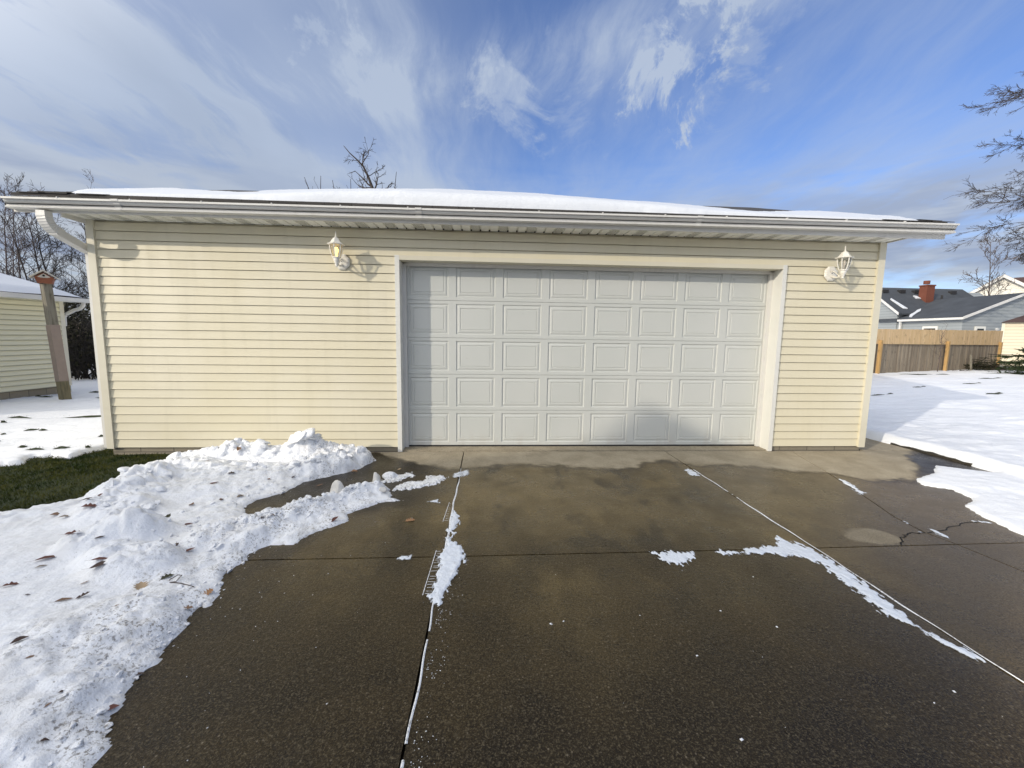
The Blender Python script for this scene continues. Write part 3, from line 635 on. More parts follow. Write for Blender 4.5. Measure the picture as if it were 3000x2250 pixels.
for r in range(5):
    z0, z1 = DZ0+r*sh+.003, DZ0+(r+1)*sh-.003; mb = MB(); pz0, pz1 = z0+.042, z1-.040
    xe = [DX0]
    for c in range(8): a = DX0+c*pw+.050; xe += [a, a+pw-.10]
    xe.append(DX1)
    for i in range(len(xe)-1):
        if i % 2 == 0: mb.quad((xe[i], DY, z0), (xe[i+1], DY, z0), (xe[i+1], DY, z1), (xe[i], DY, z1))
        else:
            mb.quad((xe[i], DY, z0), (xe[i+1], DY, z0), (xe[i+1], DY, pz0), (xe[i], DY, pz0)); mb.quad((xe[i], DY, pz1), (xe[i+1], DY, pz1), (xe[i+1], DY, z1), (xe[i], DY, z1))
            ring_panel(mb, xe[i], xe[i+1], pz0, pz1)
    mb.quad((DX0, DY, z1), (DX1, DY, z1), (DX1, DY+.012, z1+.004), (DX0, DY+.012, z1+.004)); mb.quad((DX0, DY, z0), (DX0, DY+.012, z0-.004), (DX1, DY+.012, z0-.004), (DX1, DY, z0))
    mb.box(DX0, DX1, DY+.013, DY+.045, z0-.003, z1+.003)
    mb.build('door_section', M['door'], door)
MB().box(DX0, DX1, DY+.006, DY+.04, .0145, .036).build('bottom_seal', M['rubber'], door)
# ---------------- snow on the garage roof
xs = np.arange(RX0+.05, RX1-.04, .045); ss = np.concatenate([np.arange(0, .5, .02), np.arange(.5, 4.3, .06)])
X, S = np.meshgrid(xs, ss, indexing='ij')
T = np.interp(X, [-5.2, -4.75, -4.2, -3.4, -2.2, -1.0, .3, 1.2, 2.0, 2.8, 4.0, 4.9, 5.3, 5.7], [.045, .045, .047, .072, .12, .155, .150, .130, .098, .062, .036, .030, .03, .035])
T = T*(1-np.clip((np.abs(X-.2)-1.6)/1.6, 0, 1)*(1-np.clip(S/2.6, 0, 1))*np.where(X > 0, .25, .5))
T = T*(1+.10*fbm(X, S, .9, 4, 3)*2)
e0 = .025+.05*(vn(X*1.3, X*0+2.0, 5)-.3)*np.interp(np.abs(X), [0, 3, 5], [.5, 1, 1.5])
rise = np.clip((S-e0)/(.05+np.maximum(T, 0)*.7), 0, 1); T = np.where(S < e0, -.02, T*np.sqrt(1-(1-rise)**2))
wob = .30*fbm(X, S, 1.6, 3, 6)
for dxe, s_, wid in ((RX1-X, 2.35, 2.1), (X-RX0, 2.62, 1.9)):
    T = T-.30*smooth01((S-s_+.80*dxe+wob)/.22)*smooth01((wid-dxe+wob)/.35)
corner = lambda dxx, w0: .22*smooth01((w0-dxx-S*.62+.25*fbm(X, S, 3, 3, 17))/.35)
T = T-corner(X-RX0, .62)-corner(RX1-X, .48)
T += .008*fbm(X, S, 5, 3, 11)*(T > 0)
cs, sn = 1/math.hypot(1, TP), TP/math.hypot(1, TP)
Yr = YE+.008+S*cs-T*sn*0; Zr = ZE+.004+S*sn+T
V = np.stack([X, Yr, Zr], -1).reshape(-1, 3); idx = np.arange(X.size).reshape(X.shape)
q = np.stack([idx[:-1, :-1], idx[1:, :-1], idx[1:, 1:], idx[:-1, 1:]], -1).reshape(-1, 4); kq = (T.reshape(-1)[q] > 0).any(1)
o = mesh_obj('roof_snow', V, q[kq], M['snow_roof'], None, True); set_props(o, 'thick white snow blanket lying on the long garage roof', 'snow cover', kind='thing')

# ------------------------------------------------------------------ wall lanterns
def make_lantern(px, label, lit):
    t = thing('wall_lantern', (px, -.017, 2.394), label, 'wall lamp', 'white coach lanterns on the garage wall')
    mb = MB(); oc = lambda r, y: [(r*math.cos(math.pi/8+i*math.pi/4), y, r*1.06*math.sin(math.pi/8+i*math.pi/4)) for i in range(8)]
    a, b_, c, d = oc(.095, 0), oc(.095, -.010), oc(.080, -.022), oc(.062, -.026)
    for p, q2 in ((a, b_), (b_, c), (c, d)): mb.add(p+q2, [(i, (i+1) % 8, 8+(i+1) % 8, 8+i) for i in range(8)])
    mb.add(d, [tuple(range(8))]); mb.lathe([(.007, 0), (.007, .008), (.0, .009)], 6, (0, 0, 0)); mb.build('back_plate', M['lantern_white'], t, local=True)
    mb = MB(); mb.box(-.004, .004, -.033, -.025, -.004, .004); mb.build('screw', M['dark_gap'], t, local=True)
    mb = MB(); path = [(0, -.022, -.036), (0, -.06, -.055), (0, -.11, -.064), (0, -.16, -.058), (0, -.195, -.04)]
    mb.tube(path, [.016, .013, .011, .011, .013], 8); mb.tube([(0, -.022, .03), (0, -.07, .012), (0, -.12, -.028), (0, -.15, -.056)], [.010, .008, .007, .008], 7); mb.build('arm', M['lantern_white'], t, True, True)
    ax = (0, -.2, 0)
    mb = MB(); mb.lathe([(.001, -.092), (.012, -.086), (.015, -.078), (.009, -.068), (.019, -.058), (.022, -.040), (.032, -.022), (.036, -.004), (.034, .002), (.046, .010), (.050, .018), (.046, .022), (.001, .022)], 12, ax); mb.build('cup', M['lantern_white'], t, True, True)
    gl = [(.043, .022), (.055, .055), (.064, .095), (.069, .130), (.070, .165)]
    mb = MB(); mb.lathe(gl, 6, ax, .5, cap=False); mb.build('glass', M['lantern_glass'], t, local=True)
    for j in range(6):
        an = 6.2832*(j+.5)/6; mb = MB(); mb.tube([(math.cos(an)*(r+.001), -.2+math.sin(an)*(r+.001), z) for r, z in gl], .0066, 5); mb.build('rib', M['lantern_white'], t, local=True)
    mb = MB(); mb.lathe([(.070, .160), (.074, .160), (.098, .162), (.101, .169), (.094, .173), (.078, .179), (.063, .190), (.054, .206), (.045, .220), (.036, .229), (.036, .238), (.022, .243), (.011, .249), (.013, .256), (.007, .262), (.006, .285), (.0045, .312), (.001, .318)], 6, ax, .5); mb.build('cap', M['lantern_white'], t, local=True)
    mb = MB(); mb.lathe([(.012, .022), (.013, .050), (.018, .066), (.025, .088), (.027, .105), (.022, .124), (.014, .136), (.001, .140)], 12, ax); mb.build('bulb', M['bulb_on' if lit else 'bulb_off'], t, True, True)
    return t
lan = make_lantern(-1.782, 'white coach lantern with its bulb glowing yellow, left of the garage door', True)
l2 = copy_tree(lan); l2.location.x = 4.505; l2['label'] = 'white coach lantern with unlit bulb, right of the garage door by the corner post'
for ch in l2.children:
    if ch.name.startswith('bulb'):
        ch.data = ch.data.copy(); ch.data.materials[0] = M['bulb_off']

# ------------------------------------------------------------------ plowed snow bank by the garage wall
PILE = [(-1.25, -7.2), (-1.37, -4.02), (-1.37, -3.94), (-1.45, -3.89), (-1.48, -3.81), (-1.47, -3.75), (-1.51, -3.69), (-1.51, -3.66), (-1.52, -3.58), (-1.48, -3.54), (-1.52, -3.50), (-1.54, -3.40), (-1.53, -3.30), (-1.58, -3.21), (-1.58, -3.15), (-1.52, -3.14), (-1.54, -3.03), (-1.62, -2.88), (-1.65, -2.76), (-1.60, -2.67), (-1.63, -2.58), (-1.58, -2.49),
        (-1.54, -2.44), (-1.39, -2.45), (-1.33, -2.29), (-1.12, -2.07), (-1.17, -1.94), (-1.06, -1.81), (-.98, -1.70), (-.86, -1.675), (-.66, -1.655), (-.89, -1.60), (-.90, -1.50), (-.97, -1.32), (-1.16, -1.32), (-1.40, -1.45), (-1.49, -1.68), (-1.70, -1.90), (-1.90, -1.99), (-1.99, -1.96), (-2.10, -1.78), (-2.09, -1.60), (-1.93, -1.42), (-1.87, -1.14), (-1.52, -.83), (-1.40, -.65), (-1.35, -.40), (-1.46, -.15), (-1.9, -.08), (-2.6, -.06), (-3.0, -.08), (-3.45, -.22),
        (-3.60, -.55), (-3.62, -.85), (-3.58, -1.15), (-3.60, -1.45), (-3.62, -1.72), (-3.75, -1.93), (-4.1, -2.05), (-4.6, -2.12), (-5.6, -2.25), (-8.0, -2.5), (-8.0, -7.2)]
def pile_h(x, y):
    d = sdpoly(x, y, PILE)
    dn = d+.045*fbm(x, y, 7, 4, 21)+.03*fbm(x, y, 22, 3, 25)*np.clip((x+2.2)*3, 0, 1)
    base = .055*(1-np.exp(-np.maximum(dn, 0)/.16))+.012*np.clip(dn/.02, -2, 1)
    r = ridge(x, y, [(-3.55, -.62, .06, .22), (-3.25, -.55, .12, .24), (-2.95, -.50, .20, .26), (-2.70, -.52, .16, .22), (-2.45, -.50, .15, .22), (-2.19, -.48, .19, .20), (-1.95, -.45, .20, .20), (-1.75, -.46, .17, .17), (-1.45, -.42, .10, .16)])
    r = r+.10*np.exp(-(((x+2.17+.25*(y+.5))/.15)**6+((y+.50)/.11)**4))
    r = np.maximum(r, ridge(x, y, [(-3.38, -.62, .06, .3), (-3.36, -1.06, .13, .34), (-3.22, -1.34, .17, .30), (-3.17, -1.55, .17, .30), (-3.12, -1.75, .14, .32), (-3.4, -1.93, .07, .30), (-4.2, -2.2, .04, .4)]))
    r = np.maximum(r, ridge(x, y, [(-3.1, -1.0, .13, .40), (-2.6, -1.1, .09, .35), (-2.2, -1.0, .07, .25)]))
    r = np.maximum(r, ridge(x, y, [(-2.0, -.92, .12, .13), (-1.82, -.86, .16, .13), (-1.62, -.72, .14, .13)]))
    # big lumps shoved up in the middle
    for cx, cy, h, a, b_ in ((-2.50, -2.42, .17, .19, .15), (-2.62, -2.58, .11, .18, .13), (-2.17, -2.82, .13, .20, .15), (-2.36, -2.72, .10, .16, .13), (-2.95, -2.0, .10, .25, .2), (-2.75, -1.55, .06, .3, .2), (-1.84, -3.38, .07, .32, .24), (-2.05, -3.6, .06, .35, .3), (-1.75, -3.85, .05, .25, .2), (-2.7, -3.4, .04, .6, .3), (-3.4, -3.0, .04, .7, .4), (-2.9, -.72, .05, .12, .10), (-2.55, -.62, .04, .09, .08), (-1.65, -2.45, .06, .14, .2), (-1.6, -2.75, .03, .1, .1)):
        u_ = (x-cx)*.92+(y-cy)*.38; v_ = -(x-cx)*.38+(y-cy)*.92
        r = np.maximum(r, h*np.exp(-((u_/(a*1.12))**2+(v_/(b_*1.12))**2)**2.0)+.3*np.minimum(r, .10))
    st = ridge(x, y, [(-1.95, -2.45, .07, .16), (-1.72, -2.2, .09, .14), (-1.52, -1.98, .085, .12), (-1.36, -1.74, .085, .11), (-1.15, -1.55, .075, .10), (-1.0, -1.43, .06, .08)])
    r = np.maximum(r, st)
    steep = np.clip((x+2.05)*8, 0, 1)*np.clip((y+1.2)*8, 0, 1)
    ramp = smooth01(np.maximum(dn, 0)/(.13-.085*steep))
    rough = np.exp(-np.maximum(d, 0)/.45)                  # crumbly along the plowed edge
    lump = (.5-worley(x, y, 9, 3))*.05+(.5-worley(x+3, y, 19, 8))*.030+(.5-worley(x, y+5, 36, 9))*.012
    nz = .055*fbm(x, y, 2.6, 5, 31)+.032*fbm(x, y, 8, 4, 41)
    wx_ = x+.05*fbm(x, y, 9, 3, 91); wy_ = y+.05*fbm(x+5, y, 9, 3, 92)
    chunk = .060*blocks(wx_, wy_, 6.5, 13)+.034*blocks(wx_, wy_, 13.0, 14)+.018*blocks(wx_, wy_, 27.0, 15)
    fresh = np.clip(np.minimum(r, .2)*6.5-.15, 0, 1)
    h = base+(r*(1+.55*fbm(x, y, 4.5, 4, 51))+nz*(.30+2.4*np.minimum(r, .2))+chunk*fresh)*ramp+np.maximum(lump, -.016)*ramp*np.clip(rough*.75+st*9+.05, 0, 1)*.95+.009*fbm(x, y, 24, 4, 93)*ramp
    low = np.clip((-2.3-x)/.8, 0, 1)*np.clip((-1.9-y)/.5, 0, 1)
    return np.where(dn > 0, np.maximum(h, .004)+.02*low, -.015), dn
xs = np.concatenate([np.arange(-8.0, -4.2, .06), np.arange(-4.2, -.58, .0145)]); ys = np.concatenate([np.arange(-7.2, -4.4, .06), np.arange(-4.4, -.02, .0145)])
X, Y = np.meshgrid(xs, ys, indexing='ij'); H, D = pile_h(X, Y)
PV, PF = [], []
_bm = bmesh.new(); bmesh.ops.create_icosphere(_bm, subdivisions=3, radius=1.0); ICV = np.array([v_.co[:] for v_ in _bm.verts]); ICF = np.array([[v_.index for v_ in f_.verts] for f_ in _bm.faces]); _bm.free()
rc = np.random.RandomState(12)
def chunk(x, y, z, s, flat=.75, ncut=11):
    v_ = ICV.copy()
    for q_ in range(ncut):                       # shear facets off a lump
        n_ = rc.randn(3); n_ /= np.linalg.norm(n_); dd = v_@n_; lim = rc.uniform(.34, .74); v_ -= np.outer(np.maximum(dd-lim, 0), n_)
    ph = rc.rand(3)*9
    v_ *= (1+.07*np.sin(v_[:, [1]]*7+ph[0])*np.cos(v_[:, [0]]*6+ph[1])+.04*np.sin(v_[:, [2]]*15+ph[2]))
    v_ *= np.array([rc.uniform(.8, 1.3), rc.uniform(.8, 1.2), flat*rc.uniform(.7, 1.2)]); a_ = rc.rand()*6.28; ca, sa = np.cos(a_), np.sin(a_)
    v_ = v_@np.array([[ca, sa, 0], [-sa, ca, 0], [0, 0, 1]]); b0 = sum(len(p_) for p_ in PV)
    PV.append(v_*s+np.array([x, y, z])); PF.append(ICF+b0)
def along(pts, n, spread, smin, smax, sink=.25):
    P_ = np.array(pts); L_ = np.r_[0, np.cumsum(np.hypot(*np.diff(P_, axis=0).T))]
    t_ = np.sort(rc.rand(n))*L_[-1]; cx = np.interp(t_, L_, P_[:, 0])+rc.randn(n)*spread; cy = np.interp(t_, L_, P_[:, 1])+rc.randn(n)*spread
    hh, dd = pile_h(cx, cy)
    for x_, y_, z_q, d_ in zip(cx, cy, hh, dd):
        if d_ > -.02: s_ = smin*(smax/smin)**(rc.rand()**1.6); chunk(x_, y_, max(z_q, 0)+s_*sink, s_)
along([(-3.5, -.65), (-3.0, -.5), (-2.6, -.52), (-2.2, -.48), (-1.8, -.46), (-1.45, -.4)], 34, .07, .03, .10, .0)
along([(-2.28, -.50), (-2.08, -.50)], 5, .05, .09, .14, .15)
along([(-3.36, -1.06), (-3.22, -1.34), (-3.17, -1.55), (-3.12, -1.75), (-2.6, -2.1)], 26, .14, .02, .075, .05)
along([(-2.6, -1.05), (-2.0, -.9), (-1.5, -.66)], 34, .09, .015, .06, .1)
along([(-1.95, -2.45), (-1.72, -2.2), (-1.52, -1.98), (-1.36, -1.74), (-1.15, -1.55), (-1.0, -1.43)], 260, .06, .007, .030, .05)
along([(-1.62, -2.62), (-1.58, -2.95), (-1.62, -3.2), (-1.55, -3.5), (-1.55, -3.7), (-1.5, -3.95), (-1.42, -4.3)], 170, .09, .005, .024, .2)
along([(-2.3, -2.3), (-2.0, -2.5), (-1.85, -2.75)], 60, .14, .006, .03, .2)
along([(-2.1, -1.9), (-2.3, -1.7), (-2.0, -1.3)], 60, .14, .006, .025, .2)
nx0, ny0 = len(xs), len(ys); gidx = np.arange(nx0*ny0).reshape(nx0, ny0); gq = np.stack([gidx[:-1, :-1], gidx[1:, :-1], gidx[1:, 1:], gidx[:-1, 1:]], -1).reshape(-1, 4)
gq = gq[(D > 0).reshape(-1)[gq].any(1)]; gV = np.stack([X, Y, H], -1).reshape(-1, 3); used = np.unique(gq); rm_ = np.zeros(nx0*ny0, np.int64); rm_[used] = np.arange(len(used))
cv = np.concatenate(PV); cf = np.concatenate(PF)+len(used)
o = mesh_obj('snow_bank', np.concatenate([gV[used], cv]), rm_[gq].tolist()+cf.tolist(), M['snow_pile'], None, True); set_props(o, 'long lumpy bank of plowed snow beside the driveway with leaves on it', 'snow bank', kind='thing')
def PH(x, y): return float(max(0.0, pile_h(np.array([x]), np.array([y]))[0][0]))

# loose lumps sitting on the slushy ridge
def lump_obj(name, c, rx, ry, rz, seed, label, group=None, mt='ice_chunk', peak=1.0):
    mb = bmesh.new(); bmesh.ops.create_icosphere(mb, subdivisions=4, radius=1.0); rr = np.random.RandomState(seed); ph = rr.rand(6)*6.28; cuts = [(Vector(rr.randn(3)*np.array([1, 1, .55])).normalized(), rr.uniform(.55, .85)) for _ in range(8)]
    for v_ in mb.verts:
        p = v_.co.copy(); n_ = .18*math.sin(3*p.x+ph[0])*math.cos(3*p.y+ph[1])+.10*math.sin(7*p.y+ph[2]+2*p.z)*math.cos(6*p.z+ph[3])+.05*math.sin(15*p.x+ph[4])*math.cos(13*p.z+ph[5])
        p *= 1+n_*.5
        for cn, lim in cuts:
            e_ = p.dot(cn)-lim
            if e_ > 0: p -= cn*e_
        s_ = 1-.30*max(p.z, 0)*peak
        v_.co = (p.x*rx*s_, p.y*ry*s_, p.z*rz if p.z > 0 else p.z*rz*.3)
    me = bpy.data.meshes.new(name); mb.to_mesh(me); mb.free(); me.materials.append(M[mt]); me.polygons.foreach_set('use_smooth', np.ones(len(me.polygons), bool))
    o_ = bpy.data.objects.new(name, me); COL.objects.link(o_); o_.location = c; return set_props(o_, label, 'snow lump', group)
G_ = 'loose icy snow lumps'
lump_obj('snow_lump', (-1.345, -1.66, PH(-1.345, -1.66)-.01), .075, .06, .115, 1, 'pointed cream snow lump on the slushy ridge, the larger of the two upright ones', G_)
lump_obj('snow_lump', (-1.06, -1.43, PH(-1.06, -1.43)-.01), .062, .05, .105, 2, 'blocky greyish snow lump near the driveway end of the slushy ridge', G_)
lump_obj('snow_lump', (-1.655, -1.95, PH(-1.655, -1.95)-.01), .045, .035, .06, 3, 'small pointed snow lump where the ridge joins the bank', G_)
lump_obj('snow_lump', (-1.01, -1.02, -.004), .105, .055, .075, 4, 'smooth wedge of snow on the wet concrete beside a thin slush patch', G_, 'snow_pile', .3)
lump_obj('snow_lump', (-.98, -1.545, PH(-.98, -1.545)-.006), .055, .025, .035, 7, 'flat grey frozen slab at the lower side of the slushy ridge', G_, 'ice_chunk', .1)

# ------------------------------------------------------------------ thin patches of wind-blown snow on the driveway
def patch(poly, label, res=.006, thick=.006, frag=.05, mt='snow_thin', seed=0, grp='thin snow patches along the driveway joints', sgn=None):
    P = np.array(poly); x0, y0 = P.min(0)-.06; x1, y1 = P.max(0)+.06
    xs, ys = np.arange(x0, x1, res), np.arange(y0, y1, res); X, Y = np.meshgrid(xs, ys, indexing='ij')
    d = sdpoly(X, Y, poly); d = d+frag*(fbm(X*1.0, Y*.55, 18, 4, seed)*1.5+1.25*fbm(X*1.0, Y*.45, 62, 3, seed+5)*np.clip(1.3-d/.10, .25, 1.2))-.006
    H = np.where(d > 0, .0015+thick*np.clip(d/.03, 0, 1)*(.6+.8*(fbm(X, Y, 30, 3, seed+2)+.5)), -.003)
    o_ = hf('snow_patch', xs, ys, H, d > 0, M[mt]); return set_props(o_, label, 'snow patch', grp, 'thing')
patch([(-1.1, -1.17), (-1.02, -.93), (-.83, -.86), (-.78, -.95), (-.94, -1.15)], 'thin snow patch beside the smooth snow wedge, near the garage wall', seed=1, frag=.06, mt='snow_pile', thick=.012)
patch([(-.96, -1.38), (-.83, -1.15), (-.65, -1.13), (-.66, -.97), (-.44, -.99), (-.43, -1.10), (-.53, -1.26), (-.75, -1.37)], 'tapering tongue of snow pointing from the ridge at the joint', seed=2, frag=.05, mt='snow_pile', thick=.016)
patch([(-.39, -.96), (-.38, -.88), (-.2, -.74), (-.165, -.91), (-.24, -1.01), (-.36, -1.05)], 'greyish scraped snow patch across the top of the joint line', seed=3, frag=.02, thick=.003)
patch([(-.57, -1.69), (-.5, -1.64), (-.43, -1.61), (-.42, -1.71)], 'tiny snow scrap between the ridge tip and the joint', seed=4, frag=.03)
patch([(-.66, -2.69), (-.62, -2.63), (-.52, -2.61), (-.49, -2.69)], 'small snow scrap on the cross joint left of the long joint', seed=5, frag=.03)
patch([(-.28, -1.89), (-.23, -1.95), (-.2, -2.1), (-.25, -2.28), (-.25, -2.41), (-.165, -2.5), (-.135, -2.64), (-.14, -2.76), (-.2, -2.94), (-.2, -3.03), (-.26, -3.18), (-.335, -3.14), (-.32, -2.9), (-.325, -2.6), (-.30, -2.45), (-.30, -2.2)], 'long feathered snow streak lying along the left joint', seed=6, frag=.045, thick=.010)
patch([(1.18, -2.64), (1.47, -2.63), (1.47, -2.71), (1.3, -2.85), (1.19, -2.76)], 'feathery snow patch alone below the cross joint', seed=7, frag=.06)
patch([(1.66, -2.64), (1.88, -2.62), (2.14, -2.57), (2.26, -2.44), (2.395, -2.64), (2.40, -2.96), (2.35, -3.42), (2.39, -3.68), (2.31, -3.65), (2.28, -3.49), (2.23, -3.32), (2.24, -3.12), (2.29, -2.87), (2.2, -2.75), (2.02, -2.69), (1.68, -2.70)], 'long branching snow streak where the right joint meets the cross joint', seed=8, frag=.055, thick=.008)
patch([(2.28, -.82), (2.4, -.76), (2.4, -1.04), (2.26, -1.01)], 'small snow scrap at the upper end of the right joint', seed=9, frag=.05)
patch([(3.96, -.96), (3.86, -1.39), (3.82, -1.57), (3.69, -1.63), (3.77, -1.40)], 'narrow snow streak on the crooked crack near the right wall', seed=10, frag=.05)
patch([(3.60, -2.09), (3.55, -2.26), (3.51, -2.25)], 'short snow dash on the crooked crack', seed=11, frag=.02)
patch([(3.47, -2.35), (3.53, -2.41), (3.45, -2.42)], 'tiny snow scrap at the crack junction', seed=12, frag=.02)
patch([(3.60, -2.33), (3.66, -2.37), (3.62, -2.56), (3.57, -2.48)], 'crooked snow streak just beyond the crack junction', seed=13, frag=.04)
patch([(3.72, -2.31), (3.83, -2.32), (3.79, -2.35)], 'thin snow dash right of the crack junction', seed=14, frag=.015)
patch([(4.12, -2.18), (4.29, -2.23), (4.27, -2.28), (4.14, -2.24)], 'snow dash beside the right hand snow edge', seed=15, frag=.02)
# snow packed in the joints
def joint_snow(name, x, y0, y1, w, label, seed):
    ys = np.arange(y0, y1, -.02 if y1 < y0 else .02); V = []; F = []
    for i, y in enumerate(ys):
        ww = w*(.35+1.0*(vn(np.array([y*3.1]), np.array([seed*1.0]), seed)[0])); off = .003+.004*math.sin(y*5+seed)+.003*math.sin(y*17+2*seed)
        V += [(x+off-ww/2, y, .0012), (x+off, y, .0045), (x+off+ww/2, y, .0012)]
        gap = any(abs(y-g_) < .03 for g_ in ((-3.42, -4.02, -4.4) if seed == 1 else (-1.55, -1.62)))
        if i and not gap:
            b = 3*i; F += [(b-3, b-2, b+1, b), (b-2, b-1, b+2, b+1)]
    o_ = mesh_obj(name, V, F, M['snow_pile']); return set_props(o_, label, 'snow line', 'snow packed in the driveway joints', 'thing')
joint_snow('joint_snow', J1+.003, -.72, -7.0, .0125, 'white line of snow packed in the left driveway joint', 1)
joint_snow('joint_snow', J2+.003, -.80, -7.0, .0135, 'white line of snow packed in the right driveway joint', 2)
# snow combed into the broom marks left of the joint
for n_, (xa, ya, xb, yb, cnt, lab) in enumerate(((-.350, -2.56, -.368, -3.08, 17, 'ladder of fine snow lines in the broom marks, long run beside the streak'), (-.335, -1.70, -.352, -2.10, 9, 'ladder of fine snow lines in the broom marks, short upper run'))):
    mb = MB()
    for j in range(14):
        t0, t1 = j/14, (j+.86)/14; ribbon(mb, [(xa+(xb-xa)*t0, ya+(yb-ya)*t0), (xa+(xb-xa)*t1, ya+(yb-ya)*t1)], .0045, .0022)
    for j in range(cnt):
        y = ya+(yb-ya)*(j+.5)/cnt+rng.uniform(-.006, .006); x = xa+(xb-xa)*(j+.5)/cnt
        if rng.random() < .88: ribbon(mb, [(x+.004+rng.uniform(0, .012), y), (J1-.012-rng.uniform(0, .012), y+rng.uniform(-.004, .004))], .0035, .0021)
    set_props(mb.build('snow_lines', M['snow_pile']), lab, 'snow lines', 'snow caught in the broom marks', 'thing')
# crumbs of ice and grit scattered over the concrete
mb = MB(); rg = random.Random(77)
def crumb(x, y, s):
    a = rg.uniform(0, 3.14); ca, sa = math.cos(a), math.sin(a); e = rg.uniform(.5, 1.0)
    V = [(x+s*(ca*u_-sa*v_*e), y+s*(sa*u_+ca*v_*e), z) for u_, v_, z in ((-.6, -.4, .0005), (.6, -.5, .0005), (.7, .4, .0005), (-.4, .6, .0005), (0, 0, s*.55))]
    mb.add(V, [(0, 1, 4), (1, 2, 4), (2, 3, 4), (3, 0, 4)])
for x, y, s in ((.35, -3.35, .014), (.42, -3.33, .008), (1.02, -3.6, .010), (1.55, -3.42, .010), (.98, -4.02, .012), (.55, -4.28, .011), (1.32, -3.28, .009), (1.72, -2.96, .008), (2.05, -3.85, .010), (1.9, -3.9, .008), (.85, -3.3, .006)): crumb(x, y, s)
for i in range(110):
    x, y = rg.uniform(-1.3, 4.0), rg.uniform(-4.7, -.9); crumb(x, y, rg.uniform(.0015, .0036))
for i in range(160):
    t_ = rg.random(); x = J1+.03+abs(rg.gauss(0, .05)); y = rg.choice([-3.25, -3.6, -4.05, -3.0])+rg.gauss(0, .07); crumb(x, y, rg.uniform(.0015, .005))
for i in range(160):
    x = -1.45+rg.gauss(0, .35); y = -2.6+rg.gauss(0, 1.0)
    if PH(x, y) < .004: crumb(x, y, rg.uniform(.002, .006))
set_props(mb.build('ice_crumbs', M['snow_pile']), 'scattered white crumbs of ice and grit on the wet concrete', 'ice crumbs', kind='stuff')

# ------------------------------------------------------------------ snow on the lawns
FIELD = [(5.98, 9.0), (5.98, .78), (5.99, .41), (6.05, -.16), (6.0, -.69), (5.95, -1.02), (5.70, -.86), (5.50, -.70), (5.42, -.78), (5.33, -.84), (5.20, -.98), (4.98, -1.08), (4.75, -1.16), (4.63, -1.36), (4.80, -1.49), (4.75, -1.72), (4.68, -1.78), (4.47, -1.88), (4.33, -2.16), (4.26, -2.47), (4.22, -2.9), (4.1, -3.6), (4.2, -4.6), (4.3, -8.5), (60, -8.5), (60, 40), (-4.0, 40), (-4.0, 9.0)]
def field_h(x, y):
    d = sdpoly(x, y, FIELD); lip = np.exp(-((x-6.0)/.22)**2)*(y > -1.0); d = d+(1-.75*lip)*(.05*fbm(x, y, 5, 4, 61)+.02*fbm(x, y, 20, 3, 62))
    onlawn = smooth01((x-5.9)/.25)
    th = (.028+.055*onlawn)*np.sqrt(np.clip(d/(.06+.05*onlawn), 0, 1))
    h = gslope(x, y)+th+np.clip(d, 0, .4)/.4*(.060*fbm(x, y, .45, 3, 63)+.060*fbm(x*.55, y*1.6, 1.8, 4, 64)+.030*fbm(x*.6, y*1.7, 5, 4, 66)+.045*fbm(x*.8, y*2.6, 1.7, 3, 67)+.020*fbm(x, y, 9, 3, 68)*(x < 7.5))
    h = h+.03*onlawn*np.exp(-((d-.15)/.15)**2)
    for cx, cy, a, b_ in HOLES: h = h-.24*np.exp(-(((x-cx)/a)**2+((y-cy)/b_)**2)**2)
    return np.where(d > 0, h, -.03), d
HOLES = [(12.6, 4.2, .22, .10), (17.5, 8.2, .45, .10), (19.5, 8.3, .5, .12), (21.8, 8.6, .35, .10), (18.6, 6.8, .3, .08), (19.9, 6.4, .2, .1), (12.1, 5.6, .2, .05), (14.9, 6.6, .3, .05), (9.9, 4.55, .3, .03), (21.0, 10.4, 1.6, .10), (16.4, 9.5, .9, .10), (24.2, 11.3, 1.5, .12)]
xs = np.concatenate([np.arange(-4, 4.0, .5), np.arange(4.0, 9.0, .035), np.arange(9.0, 14, .08), np.arange(14, 28, .16), np.arange(28, 61, 1.0)])
ys = np.concatenate([np.arange(-8.5, -3.5, .25), np.arange(-3.5, 2.0, .035), np.arange(2.0, 6, .06), np.arange(6, 15, .1), np.arange(15, 41, 1.0)])
HKEEP = list(HOLES); HOLES[:] = []
X, Y = np.meshgrid(xs, ys, indexing='ij'); H, D = field_h(X, Y); HOLES[:] = HKEEP
o = hf('snow_field', xs, ys, H, D > 0, M['snow_field']); set_props(o, kind='structure')

LAWN = [(-4.75, 9.5), (-4.78, .55), (-5.02, .42), (-5.02, .28), (-5.10, .05), (-5.02, -.18), (-5.35, -.06), (-5.50, -.14), (-5.34, -.40), (-5.48, -.48), (-5.9, -.62), (-7.5, -.9), (-9.5, -1.2), (-14, -1.5), (-40, -3), (-40, 40), (-3.9, 40), (-3.9, 9.5)]
LH = [(-7.0, 1.25, .20, .07), (-7.25, 1.0, .16, .05), (-6.6, .55, .13, .07), (-6.75, .05, .18, .03), (-5.85, .12, .14, .07), (-5.55, .85, .13, .08), (-5.25, .20, .12, .06), (-6.6, -.55, .25, .06), (-8.2, 2.1, .06, .05), (-7.4, 2.55, .8, .025), (-9.3, 2.2, 1.2, .02), (-6.6, 2.9, .35, .04), (-6.4, 3.25, .12, .05), (-8.8, 4.9, .5, .05), (-8.2, 6.3, .8, .16), (-9.4, 5.9, .6, .12), (-10.3, 5.0, .25, .05), (-10.8, 4.8, .15, .06)]
